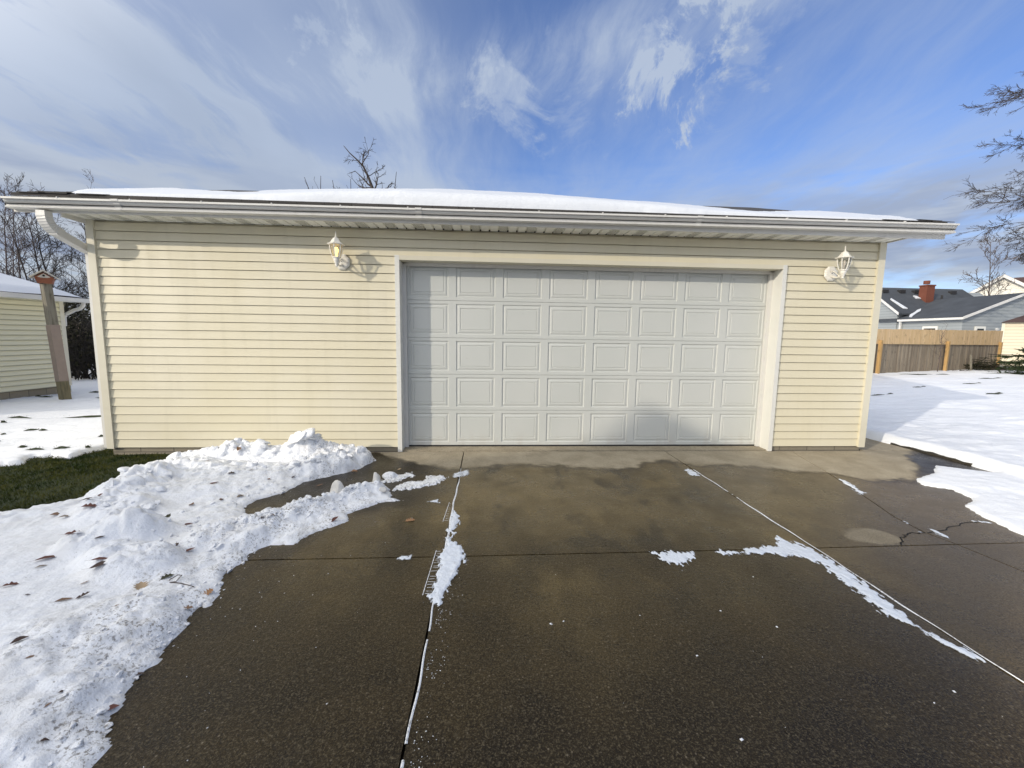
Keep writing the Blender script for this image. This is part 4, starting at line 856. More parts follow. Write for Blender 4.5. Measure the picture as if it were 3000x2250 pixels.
def lawn_h(x, y):
    d = sdpoly(x, y, LAWN); d = d+.15*fbm(x*.6, y*1.4, 3.2, 4, 71)+.03*fbm(x, y, 14, 3, 72)
    h = gslope(x, y)+.036*np.sqrt(np.clip(d/.10, 0, 1))+np.clip(d, 0, .3)/.3*(.05*fbm(x, y, .7, 3, 73)+.035*fbm(x*.7, y*1.3, 3, 4, 74)+.010*fbm(x, y, 11, 3, 75))
    for cx, cy, a, b_ in LH: h = h-.22*np.exp(-(((x-cx)/a)**2+((y-cy)/b_)**2)**2)
    return np.where(d > 0, h, -.09), d
xs = np.concatenate([np.arange(-40, -12, .8), np.arange(-12, -3.9, .035)]); ys = np.concatenate([np.arange(-3, 7, .035), np.arange(7, 14, .10), np.arange(14, 41, 1.0)])
LKEEP = list(LH); LH[:] = []
X, Y = np.meshgrid(xs, ys, indexing='ij'); H, D = lawn_h(X, Y); LH[:] = LKEEP
o = hf('snow_lawn', xs, ys, H, D > 0, M['snow_field']); set_props(o, kind='structure')

def bare_turf(spots, hfun, seed):
    V, F = [], []; r5 = random.Random(seed)
    for cx, cy, a, b_ in spots:
        n5 = 14; base_ = len(V); z0 = float(hfun(np.array([cx]), np.array([cy]))[0][0]); V.append((cx, cy, max(z0, -.05)+.03))
        for j in range(n5):
            t5 = 6.2832*j/n5; rr5 = r5.uniform(.55, 1.15); x5, y5 = cx+a*rr5*math.cos(t5), cy+b_*rr5*1.3*math.sin(t5)
            V.append((x5, y5, float(hfun(np.array([x5]), np.array([y5]))[0][0])+.006))
        F += [(base_, base_+1+j, base_+1+(j+1) % n5) for j in range(n5)]
        for q5 in range(int(8+260*a*b_)):
            t5 = r5.uniform(0, 6.28); rr5 = math.sqrt(r5.random()); x5, y5 = cx+a*rr5*math.cos(t5), cy+b_*1.3*rr5*math.sin(t5); z5 = max(z0, -.05)+.02; k5 = len(V); dx5, dy5 = r5.gauss(0, .02), r5.gauss(0, .02)
            V += [(x5-.004, y5, z5), (x5+.004, y5, z5), (x5+dx5, y5+dy5, z5+r5.uniform(.008, .022))]; F.append((k5, k5+1, k5+2))
    o_ = mesh_obj('bare_turf', V, F, M['turf']); return set_props(o_, kind='structure')
HS, LS = [h for h in HOLES for h in ((h[0], h[1], h[2]*.8, h[3]*.9), (h[0]+h[2]*1.2, h[1]+h[3]*.8, h[2]*.35, h[3]*.5))], [h for q7, h in enumerate(LH) for h in ((h[0]+.2*math.sin(q7*5.1), h[1]+.08*math.cos(q7*3.7), h[2]*(.55+.5*(q7*7 % 5)/5), h[3]*(.5+.5*(q7*3 % 4)/4)), (h[0]+h[2]*1.3*math.cos(q7), h[1]+.1*math.sin(q7*2), h[2]*.3, h[3]*.4))]; HOLES.clear(); LH.clear()
bare_turf(HS, field_h, 1); bare_turf(LS, lawn_h, 2)
# bare grass between the bank and the garage corner
xs, ys = np.arange(-9.5, -3.0, .12), np.arange(-2.6, 1.2, .1); X, Y = np.meshgrid(xs, ys, indexing='ij')
o = hf('lawn', xs, ys, gslope(X, Y)-.035+.03*fbm(X, Y, 1.2, 3, 80), np.ones(X.shape, bool), M['turf']); set_props(o, kind='structure')
rs = np.random.RandomState(4); N = 120000
bx = rs.uniform(-8.5, -3.25, N); by = rs.uniform(-2.5, .75, N)
okm = (bx < -4.62) | (by < -.02)
bz = gslope(bx, by)-.04+.03*fbm(bx, by, 1.2, 3, 80); bx, by, bz = bx[okm], by[okm], bz[okm]; N = len(bx)
ha = rs.uniform(.015, .038, N)*(1+.6*fbm(bx, by, 3, 3, 81)); an = rs.rand(N)*6.283; ln = rs.uniform(.2, 1.0, N)*ha; wv_ = rs.uniform(.0009, .0018, N)
lx, ly = np.cos(an)*ln, np.sin(an)*ln; px_, py_ = -np.sin(an)*wv_, np.cos(an)*wv_
V = np.stack([np.stack([bx-px_, by-py_, bz], -1), np.stack([bx+px_, by+py_, bz], -1), np.stack([bx+lx*.45+px_*.8, by+ly*.45+py_*.8, bz+ha*.65], -1), np.stack([bx+lx, by+ly, bz+ha], -1)], 1).reshape(-1, 3)
F = np.arange(4*N).reshape(N, 4)
o = mesh_obj('grass', V, F, M['grass']); set_props(o, 'dark green winter grass left bare below the garage corner', 'grass', kind='stuff')

# ------------------------------------------------------------------ fallen leaves
def leaf_mesh(kind, seed):
    r_ = random.Random(seed); pts = []
    if kind == 'oak': prof = [(0, .05), (.10, .10), (.18, .30), (.26, .14), (.38, .42), (.48, .18), (.62, .46), (.70, .20), (.84, .30), (.92, .12), (1.0, .02)]
    elif kind == 'torn': prof = [(0, .03), (.12, .14), (.25, .20), (.36, .13), (.5, .26), (.63, .15), (.78, .20), (.9, .08), (1.0, .01)]
    elif kind == 'maple': prof = [(0, .03), (.05, .30), (.14, .22), (.22, .52), (.34, .26), (.48, .50), (.58, .24), (.74, .34), (.80, .14), (1.0, .02)]
    elif kind == 'curl': prof = [(0, .03), (.15, .10), (.4, .17), (.7, .14), (.9, .07), (1.0, .01)]
    else: prof = [(0, .03), (.15, .16), (.35, .27), (.55, .28), (.75, .20), (.9, .09), (1.0, .01)]
    c1, c2, tw = r_.uniform(.4, 1.1) if kind in ('oak', 'maple') else r_.uniform(1.2, 3.2), r_.uniform(-.35, .35), r_.uniform(-.5, .5)
    V = []; F = []
    for i, (t, w) in enumerate(prof):
        for s in (-1, -.5, 0, .5, 1):
            y = s*w*r_.uniform(.85, 1.1); z = c1*y*y*.9+c2*t*t+.25*tw*y*t+.02*abs(s)*r_.random(); V.append((t-.5, y, z))
    for i in range(len(prof)-1):
        for j in range(4): F.append((i*5+j, i*5+j+1, i*5+6+j, i*5+5+j))
    b = len(V); V += [(-.5, -.012, 0), (-.5, .012, 0), (-.85, .03, .06), (-.85, .015, .06)]; F.append((b, b+1, b+2, b+3))
    zmin = min(v_[2] for v_ in V)
    return [(x, y, z-zmin*.4) for x, y, z in V], F
SM = 'small dry leaves strewn on the snow bank'
LEAVES = [  # x, y, size, shape, colour, heading, tilt, label
    (-2.87, -1.03, .060, 'curl', 'brown', .4, .2, 'little brown leaf high on the wall side of the snow bank'), (-2.51, -1.24, .105, 'torn', 'dark', .7, .3, 'dark crumpled leaf below the leaf standing at the wall'), (-2.54, -1.49, .150, 'curl', 'red', .55, .25, 'long reddish folded leaf in the middle of the snow bank'),
    (-2.32, -1.72, .070, 'oval', 'brown', 1.2, .2, 'small brown leaf above the dark wet wedge'), (-2.47, -1.87, .090, 'oval', 'brown', -.3, .15, 'brown oval leaf lying flat between reddish folded leaves'), (-2.76, -.67, .120, 'oval', 'orange', 1.6, 1.2, 'orange brown leaf standing upright against the garage wall'), (-2.37, -1.15, .075, 'curl', 'dark', .2, .2, 'short dark curled leaf near the wall side of the bank'),
    (-2.69, -2.00, .110, 'curl', 'dark', .5, .2, 'dark narrow leaf behind the biggest snow lump'), (-2.40, -2.24, .120, 'torn', 'green', 1.5, 1.0, 'greenish leaf standing up beside the biggest snow lump'), (-2.27, -2.22, .110, 'curl', 'red', .5, .2, 'reddish folded leaf right of the greenish standing leaf'), (-2.21, -1.63, .100, 'oval', 'greytan', .9, .3, 'grey tan leaf at the head of the wet wedge'),
    (-3.05, -2.12, .150, 'torn', 'red', .3, .3, 'torn maroon leaf with a hole, high on the left slope'), (-3.12, -2.06, .120, 'curl', 'dark', .5, .2, 'dark strip of leaf just above the torn maroon leaf'), (-3.11, -1.96, .060, 'oval', 'red', 1.2, .5, 'small upright maroon leaf near the bank crest'), (-3.28, -2.14, .105, 'oval', 'brown', .4, .3, 'pale brown oval leaf left of the torn maroon leaf'), (-3.16, -2.19, .125, 'curl', 'greytan', .6, .2, 'slim grey tan leaf below the pale brown oval leaf'),
    (-2.85, -2.45, .120, 'oval', 'tan', .15, .25, 'tan oval leaf on the smooth snow left of the big lump'), (-2.70, -2.62, .130, 'torn', 'red', .4, .5, 'dark red leaf with upturned tip below the tan oval leaf'), (-2.72, -2.77, .160, 'curl', 'red', .75, .3, 'long red brown leaf with thin stem on the left snow'), (-2.68, -2.85, .080, 'curl', 'greytan', 1.0, .2, 'grey leaf tucked under the long red brown leaf'),
    (-2.31, -2.88, .125, 'curl', 'red', .45, .2, 'red brown narrow leaf beside the lower snow lump'), (-2.25, -2.95, .140, 'oval', 'dark', .65, .3, 'dark pointed leaf just below the red brown narrow leaf'), (-2.53, -2.63, .090, 'curl', 'dark', .3, .3, 'dark curled leaf at the foot of the biggest lump'), (-2.84, -2.59, .040, 'curl', 'dark', .6, .1, None),
    (-1.97, -3.03, .120, 'maple', 'tan', 2.2, .5, 'spiky tan maple leaf leaning on the lower snow lump'), (-1.89, -2.94, .100, 'torn', 'green', .9, .7, 'dark green curled leaf beside the spiky tan leaf'), (-2.03, -2.66, .110, 'curl', 'dark', -.9, .3, 'dark brown curl between the two big lumps'), (-1.96, -2.67, .130, 'curl', 'red', .6, .3, 'straight reddish leaf right of the lower lump'),
    (-2.64, -3.05, .100, 'torn', 'red', .5, .2, 'maroon leaf at the far left of the snow bank'), (-2.16, -3.16, .090, 'torn', 'dark', .7, .4, 'dark ragged leaf at the end of a snow crease'), (-2.23, -3.19, .100, 'curl', 'brown', .6, .2, 'brown folded leaf left of the dark ragged leaf'), (-2.27, -3.03, .055, 'curl', 'brown', .6, .2, None), (-2.45, -3.15, .040, 'curl', 'dark', .1, .1, None),
    (-2.06, -3.56, .085, 'oval', 'dark', .9, .2, 'dark grey oval leaf in the smooth lower snow'), (-1.92, -3.65, .055, 'curl', 'brown', .6, .2, None), (-1.59, -3.05, .085, 'oak', 'orange', 1.1, .8, 'orange curled leaf at the broken snow edge'), (-1.61, -3.19, .095, 'torn', 'brown', .2, .2, 'wet brown leaf half under the snow edge on concrete'), (-1.53, -3.61, .060, 'curl', 'dark', .3, .3, 'dark rolled leaf near the plowed edge'),
    (-1.49, -3.79, .070, 'oval', 'red', .5, .3, 'reddish leaf at the ragged snow edge lower down'), (-1.66, -3.86, .050, 'curl', 'brown', .8, .3, 'small brown leaf on the lowest dirty snow'), (-1.66, -3.80, .030, 'oval', 'dark', .5, .1, None), (-1.56, -3.97, .035, 'oval', 'dark', .5, .1, None), (-1.87, -3.18, .030, 'oval', 'dark', .2, .1, None), (-1.87, -3.30, .045, 'curl', 'brown', .2, .2, None),
    (-2.16, -1.25, .100, 'curl', 'brown', -.4, .3, 'brown curved leaf above the edge of the wet wedge'), (-1.97, -1.14, .085, 'curl', 'dark', .9, .3, 'dark folded leaf at the foot of the wall bank block'), (-1.67, -1.24, .100, 'curl', 'brown', .7, .2, 'brown leaf lying alone on the dark wet wedge'), (-1.46, -.80, .100, 'oak', 'orange', .4, .4, 'orange brown leaf at the tip of the wall bank'), (-1.64, -.68, .070, 'curl', 'greytan', .2, .1, 'dull leaf pressed into the wall bank face'),
    (-.62, -2.07, .125, 'oak', 'orange', .5, .35, 'single oak leaf on the open wet concrete'), (-1.21, -2.11, .095, 'oval', 'red', .9, .6, 'red curled leaf on the lower edge of the slushy ridge'), (-1.46, -1.62, .085, 'curl', 'red', .4, .2, 'reddish leaf behind the pointed cream lump'), (-1.69, -2.27, .080, 'curl', 'dark', .6, .2, 'dark leaf strip on the lumpy part of the ridge'), (-1.63, -2.23, .060, 'oval', 'brown', .6, .2, 'small brown leaf on the lumpy part of the ridge'), (-.98, -.76, .080, 'oval', 'tan', .1, .1, 'flat tan leaf on the damp concrete near the wall')]
for i, (x, y, s, sh_, colr, hd, tl, lab) in enumerate(LEAVES):
    V, F = leaf_mesh(sh_, 100+i); o = mesh_obj('fallen_leaf', V, F, LEAFM[colr], None, True)
    o.location = (x, y, max(PH(x, y), 0)+.004); o.scale = (s*.66, s*.66, s*.66); o.rotation_euler = (tl*.3, -tl*.25, hd)
    set_props(o, lab or 'tiny dark scrap of leaf lying on the plowed snow', 'leaf', 'fallen leaves' if lab else SM, 'thing')
mb = MB(); zz = lambda x, y: PH(x, y)+.006
tw = [(-1.86, -2.97), (-1.83, -2.94), (-1.80, -2.95), (-1.81, -2.985), (-1.845, -2.985), (-1.78, -2.99), (-1.68, -3.03)]
mb.tube([(x, y, zz(x, y)+(.012 if i in (1, 2) else 0)) for i, (x, y) in enumerate(tw)], .0028, 5); set_props(mb.build('twig', M['bark_red']), 'thin curled reddish twig on the snow near the broken edge', 'twig')

# ------------------------------------------------------------------ left neighbour garage, birdhouse post
nb = thing('neighbour_garage', (-10.656, 5.891, -.1), 'pale cream neighbouring garage with snowy roof and grey gutter, at left', 'garage')
P1 = Vector((-10.656, 5.891, 0)); dr = Vector((.10, .995, 0)).normalized(); nn = Vector((-dr.y, dr.x, 0)); PL = P1-dr*4.6
up = Vector((0, 0, 1)); ZB, ZT = .115, 2.22
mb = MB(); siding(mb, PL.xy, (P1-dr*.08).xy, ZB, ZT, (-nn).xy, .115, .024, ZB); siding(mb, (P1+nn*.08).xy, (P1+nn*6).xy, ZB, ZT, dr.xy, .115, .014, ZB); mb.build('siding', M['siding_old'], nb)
mb = MB(); mb.obox(P1+up*((ZB+ZT)/2)-dr*.035+nn*.03, dr, nn, up, .05, .05, (ZT-ZB)/2+.005); mb.build('corner_post', M['trim'], nb)
mb = MB(); mb.obox(P1-dr*2.3+nn*3.02+up*-.15, dr, nn, up, 2.28, 2.98, .262); mb.build('foundation', M['block'], nb)
ov = .22; oe = .38; hp = .28; half = 3.0+oe; zr = ZT+.10
A = P1+dr*ov-nn*oe; B_ = PL-dr*ov-nn*oe; R1 = A+nn*half; R0 = B_+nn*half; C1 = R1+nn*half; C0 = R0+nn*half
def z_(p, z): return (p.x, p.y, z)
mb = MB(); zt = zr+hp*half
mb.add([z_(p, z) for p, z in ((A, zr), (R1, zt), (C1, zr), (B_, zr), (R0, zt), (C0, zr), (A, zr-.05), (R1, zt-.05), (C1, zr-.05), (B_, zr-.05), (R0, zt-.05), (C0, zr-.05))], [(0, 1, 4, 3), (1, 2, 5, 4), (6, 9, 10, 7), (7, 10, 11, 8), (0, 6, 7, 1), (1, 7, 8, 2), (3, 4, 10, 9), (4, 5, 11, 10), (0, 3, 9, 6), (2, 8, 11, 5)]); mb.build('roof', M['shingle'], nb)
mb = MB(); mb.add([z_(P1, ZT), z_(P1+nn*6, ZT), z_(P1+nn*3, ZT+hp*3+.05), z_(PL, ZT), z_(PL+nn*6, ZT), z_(PL+nn*3, ZT+hp*3+.05), z_(P1+nn*6, -.1), z_(PL+nn*6, -.1), z_(PL, -.1), z_(P1, -.1)], [(0, 1, 2), (3, 5, 4), (1, 6, 7, 4), (4, 7, 8, 3), (0, 9, 6, 1)]); mb.build('gable_wall', M['siding_old'], nb)
mb = MB(); mb.add([z_(A-dr*.02, ZT), z_(B_, ZT), z_(PL-dr*ov, ZT), z_(P1+dr*ov, ZT)], [(0, 1, 2, 3)]); mb.build('soffit', M['soffit'], nb)
mb = MB(); mb.obox((A+B_)/2+up*(ZT+.04)-nn*.05, dr, nn, up, (A-B_).length/2+.03, .05, .05); mb.build('gutter', M['white'], nb)
mb = MB(); mb.prism([z_(p, z) for p, z in ((A, ZT), (R1, ZT+hp*half), (R1, zt-.02), (A, zr-.02))], dr*.02); mb.build('rake_board', M['white'], nb)
mb = MB(); s0 = A-dr*.10-nn*.05+up*(ZT-.005); rp_ = []
for i in range(9): a = i/8*math.radians(75); rp_.append(s0+nn*.42*(1-math.cos(a))*1.0+up*(-.20*math.sin(a))+dr*.05*i/8)
rp_.append(P1+dr*.07-nn*.02+up*(ZT-.30)); rp_.append(P1+dr*.08+nn*.06+up*(ZT-.33)); rp_.append(P1+dr*.08+nn*.08+up*(ZT-.6))
mb.tube(rp_, .042, 8); mb.build('downspout', M['white'], nb, True)
# its roof snow
mb = MB(); V = []; ns, nw = 40, 22
for i in range(ns+1):
    for j in range(nw+1):
        w = .03+j/nw*(half-.03); a = (A-B_).length*(i/ns)**1.4; p = A-dr*(a+.02)+nn*w
        th = .085*min(1, max(0, j-.3)/1.5)*(1-math.exp(-(a-.02)/.16))+.010*math.sin(a*3+w*2)+.004
        V.append(z_(p, zr+.008+hp*w+max(th, -.012)))
F = [(i*(nw+1)+j, (i+1)*(nw+1)+j, (i+1)*(nw+1)+j+1, i*(nw+1)+j+1) for i in range(ns) for j in range(nw)]
o = mesh_obj('roof_snow', V, F, M['snow_roof'], None, True); set_props(o, 'bluish snow on the neighbouring garage roof at left', 'snow cover', kind='thing')

pb = Vector((-9.60, 4.62, -.1)); pt = Vector((-9.79, 4.66, 2.53)); PO = thing('wooden_post', tuple(pb), 'leaning square wooden post with a pinkish sleeve, in front of the neighbouring garage', 'post')
pd_ = (pt-pb).normalized(); pax = Vector((.93, -.36, 0)); pax = (pax-pd_*pax.dot(pd_)).normalized(); pay = pd_.cross(pax)
def post_seg(name, t0, t1, hw, m_):
    mb = MB(); L_ = (pt-pb).length; mb.obox(pb+pd_*L_*(t0+t1)/2, pax, pay, pd_, hw, hw, L_*(t1-t0)/2); return mb.build(name, M[m_], PO)
post_seg('post_top', .655, 1.0, .072, 'wood_pole'); post_seg('post_sleeve', .175, .655, .082, 'sleeve'); post_seg('post_foot', -.02, .175, .078, 'wood_pole_low')
BH = thing('birdhouse', tuple(pt), 'small red cedar birdhouse with pale gabled roof on the leaning post', 'birdhouse')
fx = Vector((.80, .60, 0)); fy = Vector((-.60, .80, 0)); c = pt+up*.0
prof = [(-.105, .0), (-.145, .13), (0, .235), (.145, .13), (.105, .0)]
mb = MB(); mb.prism([c-fy*.12+fx*a+up*b for a, b in prof], fy*.24); mb.build('box', M['cedar'], BH)
mb = MB()
for sg in (-1, 1):
    a0, a1 = c+up*.262, c+fx*.215*sg+up*.105
    mb.prism([a0-fy*.18, a1-fy*.18, a1-fy*.18+up*.025, a0-fy*.18+up*.03], fy*.36)
mb.build('roof', M['birdroof'], BH)
mb = MB(); mb.prism([c-fy*.124+fx*a+up*b for a, b in [(-.10, .135), (0, .215), (.10, .135), (.05, .12), (-.05, .12)]], fy*.004); mb.build('gable_trim', M['birdroof'], BH)
mb = MB(); mb.tube([c-fy*.130+up*.165, c-fy*.118+up*.165], .021, 12); mb.build('entry_hole', M['dark_gap'], BH)

# ------------------------------------------------------------------ bare trees
TREE_SCALE = 1.0
def grow(mbt, mbb, base, top, r0, seed, n_limb=9, limb_len=2.5, depth=3, up_=.5, droop=0.0, first=.25, twig=.0085, wig=.12, bias=(0, 0, 0), splits=(4, 4, 3)):
    R_ = random.Random(seed); base, top = Vector(base), Vector(top); n = 9; trunk = []
    H_ = (top-base).length; off = Vector((0, 0, 0))
    for i in range(n+1):
        t = i/n; off += Vector((R_.gauss(0, 1), R_.gauss(0, 1), 0))*wig*H_/n*.25; trunk.append(base.lerp(top, t)+off*(t**.6))
    r0 = r0*.62; rads = [max(twig, r0*(1-.88*(i/n)**.85)) for i in range(n+1)]
    mbt.tube(trunk, rads, 7)
    def branch(p, d, L, r, lev):
        m = 5 if lev else 6; pts = [p]; dd = d.copy(); q_ = p.copy()
        for i in range(m):
            dd = dd+Vector((R_.gauss(0, .16), R_.gauss(0, .16), R_.gauss(0, .13)+up_*.10-droop*.14)); dd.normalize(); q_ = q_+dd*L/m; pts.append(q_.copy())
        mbb.tube(pts, [max(twig*.6, r*(1-.82*i/m)) for i in range(m+1)], 5 if lev == 0 else 3, cap=False)
        if lev+1 < depth:
            kk = splits[min(lev, 2)]
            for i in range(kk+R_.randint(0, 2)):
                t = R_.uniform(.25, 1.0); f = t*m; i0 = min(int(f), m-1); bp = pts[i0].lerp(pts[i0+1], f-i0); dl = (pts[i0+1]-pts[i0]).normalized()
                sd = Vector((R_.gauss(0, 1), R_.gauss(0, 1), R_.gauss(0, .8))); sd = (sd-dl*sd.dot(dl)).normalized()
                nd = (dl*.75+sd*.7+Vector(bias)*.15).normalized(); branch(bp, nd, L*R_.uniform(.35, .62)*(1.1-.35*t), max(twig, r*(1-.8*t)*.6), lev+1)
    for i in range(n_limb):
        t = first+(1-first)*(i+R_.random()*.8)/n_limb; t = min(t, .985); f = t*n; i0 = min(int(f), n-1); p = trunk[i0].lerp(trunk[i0+1], f-i0)
        az = i*2.4+R_.uniform(-.5, .5); d = Vector((math.cos(az), math.sin(az), R_.uniform(.25, .9)+up_))+Vector(bias); d.normalize()
        branch(p, d, limb_len*R_.uniform(.7, 1.15)*(1.15-.7*t), max(twig*1.5, r0*(1-.85*t)*.5), 0)
def tree(name, base, top, r0, seed, label, group, mt='bark', **kw):
    t = thing(name, tuple(base), label, 'tree', group); a, b = MB(), MB(); grow(a, b, base, top, r0, seed, **kw)
    a.build('trunk', M[mt], t, True); b.build('crown', M[mt], t); return t
GL = 'bare trees behind the left garage'
tree('bare_tree', (-21.2, 14.5, 0), (-20.6, 14.5, 7.5), .10, 1, 'slender bare tree at the far left edge of the picture', GL, 'bark_red', n_limb=16, limb_len=2.4, first=.2)
tree('bare_tree', (-20.0, 14.0, 0), (-19.7, 14.0, 7.2), .09, 2, 'slender bare tree second from the left picture edge', GL, 'bark_red', n_limb=16, limb_len=2.2, first=.2)
tree('bare_tree', (-18.5, 13.5, 0), (-19.4, 13.2, 6.3), .10, 3, 'bare tree leaning left above the snowy neighbouring roof', GL, 'bark', n_limb=16, limb_len=2.4, first=.15)
tree('bare_tree', (-17.6, 13.0, 0), (-18.3, 12.8, 6.6), .10, 4, 'upright dark bare tree right behind the birdhouse', GL, 'bark', n_limb=18, limb_len=2.3, first=.12)
tree('bare_tree', (-16.2, 12.0, 0), (-16.9, 12.0, 5.1), .13, 5, 'dark twisted bare tree beside the garage downspout', GL, 'bark_black', n_limb=19, limb_len=1.9, first=.1, wig=.25)
tree('bare_tree', (-15.4, 12.4, 0), (-15.6, 12.4, 5.6), .12, 6, 'black bare tree nearest the cream garage corner', GL, 'bark_black', n_limb=18, limb_len=1.9, first=.1, wig=.25)
tree('bare_tree', (-24.5, 18.0, 0), (-24.0, 18.0, 7.9), .10, 12, 'pale thin tree far behind at the left edge', GL, 'bark_red', n_limb=16, limb_len=2.6, first=.2)
tree('bare_tree', (-20.5, 19.0, 0), (-21.2, 19.0, 8.4), .10, 13, 'thin reddish tree far behind the left trees', GL, 'bark_red', n_limb=16, limb_len=2.6, first=.2)
# dark vine thicket in the gap between the garages
def thicket(name, c, w, d_, h, seed, label, n=70, leaves=900):
    t = thing(name, c, label, 'thicket', 'dark thickets between the garages'); R_ = random.Random(seed); a = MB()
    for i in range(n):
        x, y = R_.gauss(0, w*.36), R_.gauss(0, d_*.4); p = Vector((c[0]+x, c[1]+y, c[2])); pts = [p]; dd = Vector((R_.gauss(0, .35), R_.gauss(0, .35), 1)); hh = h*R_.uniform(.4, 1.0)
        for s in range(7): dd = dd+Vector((R_.gauss(0, .3), R_.gauss(0, .3), R_.gauss(.05, .15))); p = p+dd.normalized()*hh/6; pts.append(p.copy())
        r0 = R_.uniform(.008, .03); a.tube(pts, [r0*(1-.11*k_) for k_ in range(8)], 4, cap=False)
        for s in range(2, 8):
            for q_ in range(2):
                e = Vector((R_.gauss(0, 1), R_.gauss(0, 1), R_.gauss(.2, .6))).normalized()*R_.uniform(.2, .6); m_ = pts[s]+e*.5+Vector((0, 0, R_.gauss(0, .05))); a.tube([pts[s], m_, pts[s]+e], [.008, .006, .004], 3, cap=False)
    a.build('stems', M['bark_black'], t); V = []; F = []
    for i in range(leaves):
        z = R_.uniform(.12, .9)*h; x, y = R_.gauss(0, w*.34), R_.gauss(0, d_*.36); p = Vector((c[0]+x, c[1]+y, c[2]+z)); s = R_.uniform(.03, .075)
        e1 = Vector((R_.gauss(0, 1), R_.gauss(0, 1), R_.gauss(0, 1))).normalized(); e2 = e1.cross(Vector((R_.gauss(0, 1), R_.gauss(0, 1), R_.gauss(0, 1)))).normalized()
        b = len(V); V += [p-e1*s, p+e2*s*.5, p+e1*s, p-e2*s*.5]; F.append((b, b+1, b+2, b+3))
    mesh_obj('dead_leaves', V, F, M['vine_leaf'], t)
thicket('thicket', (-14.2, 9.9, -.05), 1.6, 1.4, 2.9, 31, 'dark tangled thicket right behind the neighbouring garage corner', 85, 2600)
thicket('thicket', (-13.0, 9.2, -.05), 1.0, 1.0, 2.5, 32, 'black tangled bush seen just left of the cream garage corner', 50, 700)
thicket('thicket', (-17.2, 12.2, -.05), 2.2, 1.6, 3.6, 33, 'tall tangled brush further back under the dark twisted trees', 90, 1600)
bs = thing('brown_shed', (-20.0, 17.5, 0), 'small brown shed with snow on its low roof, seen through the thicket', 'shed')
MB().box(-22.0, -18.0, 17.5, 20, -.1, 2.0).build('wall', M['brown_wall'], bs)
MB().prism([(-22.3, 17.2, 2.0), (-17.7, 17.2, 2.0), (-17.7, 20.3, 2.5), (-22.3, 20.3, 2.5)], (0, 0, .1)).build('roof', M['shingle'], bs)
o = MB().prism([(-22.2, 17.25, 2.115), (-17.8, 17.25, 2.115), (-17.8, 20.2, 2.59), (-22.2, 20.2, 2.59)], (0, 0, .12)).build('roof_snow', M['snow_roof']); set_props(o, 'thin snow on the small brown shed roof behind the thicket', 'snow cover', kind='thing')

# tree whose top shows over the garage ridge
rt = thing('bare_tree', (-5.4, 18, 0), 'bare tree whose crooked top shows over the snowy garage ridge', 'tree', 'bare trees behind the garage'); a, b = MB(), MB()
main = [(-5.4, 18, 0), (-5.5, 18, 4), (-5.75, 18, 7.0), (-6.02, 18, 9.0), (-6.30, 18, 9.75), (-6.55, 18.05, 10.25), (-6.85, 18, 10.55), (-7.2, 18, 10.85), (-7.5, 18, 11.2)]
a.tube(main, [.2, .17, .13, .085, .06, .048, .036, .026, .014], 7)
R_ = random.Random(9)
def sprout(mb, p, d, L, r, lev, R_, tw=.011, maxlev=2):
    m = 5; pts = [Vector(p)]; dd = Vector(d).normalized(); q_ = Vector(p)
    for i in range(m): dd = (dd+Vector((R_.gauss(0, .2), R_.gauss(0, .15), R_.gauss(.03, .17)))).normalized(); q_ = q_+dd*L/m; pts.append(q_.copy())
    mb.tube(pts, [max(tw*.7, r*(1-.75*i/m)) for i in range(m+1)], 4, cap=False)
    if lev < maxlev:
        for i in range(5 if lev == 0 else 3):
            t = R_.uniform(.2, 1); f = t*m; i0 = min(int(f), m-1); bp = pts[i0].lerp(pts[i0+1], f-i0); dl = (pts[i0+1]-pts[i0]).normalized()
            sd = Vector((R_.gauss(0, 1), R_.gauss(0, .7), R_.gauss(.2, .8))); sd = (sd-dl*sd.dot(dl)).normalized(); sprout(mb, bp, dl*.7+sd*.8, L*R_.uniform(.3, .55), max(tw, r*.5), lev+1, R_, tw, maxlev)
sprout(b, (-6.1, 18, 9.2), (-.8, 0, .45), 1.35, .05, 0, R_); sprout(b, (-6.55, 18, 10.25), (.02, 0, 1), 1.0, .035, 0, R_); sprout(b, (-6.62, 18, 10.3), (.35, .1, .9), 1.05, .03, 0, R_); sprout(b, (-6.3, 18, 9.75), (.75, 0, .4), .9, .03, 0, R_)
sprout(b, (-6.0, 18, 8.95), (.45, .1, .85), 1.05, .05, 0, R_); sprout(b, (-5.98, 18, 8.9), (.8, 0, .45), .95, .04, 0, R_); sprout(b, (-5.95, 18, 8.8), (.9, 0, .25), 1.1, .03, 0, R_); sprout(b, (-6.8, 18, 10.5), (-.5, 0, -.1), .7, .02, 0, R_)
sprout(b, (-6.05, 18, 9.0), (-.9, .2, .25), 1.2, .04, 0, R_); sprout(b, (-6.35, 18, 9.8), (-.6, 0, .5), .8, .02, 0, R_); sprout(b, (-6.1, 18.1, 9.2), (-.6, 0, .35), 1.5, .035, 0, R_)
a.build('trunk', M['bark'], rt, True); b.build('crown', M['bark'], rt)
GS = 'tops of bare saplings behind the garage ridge'
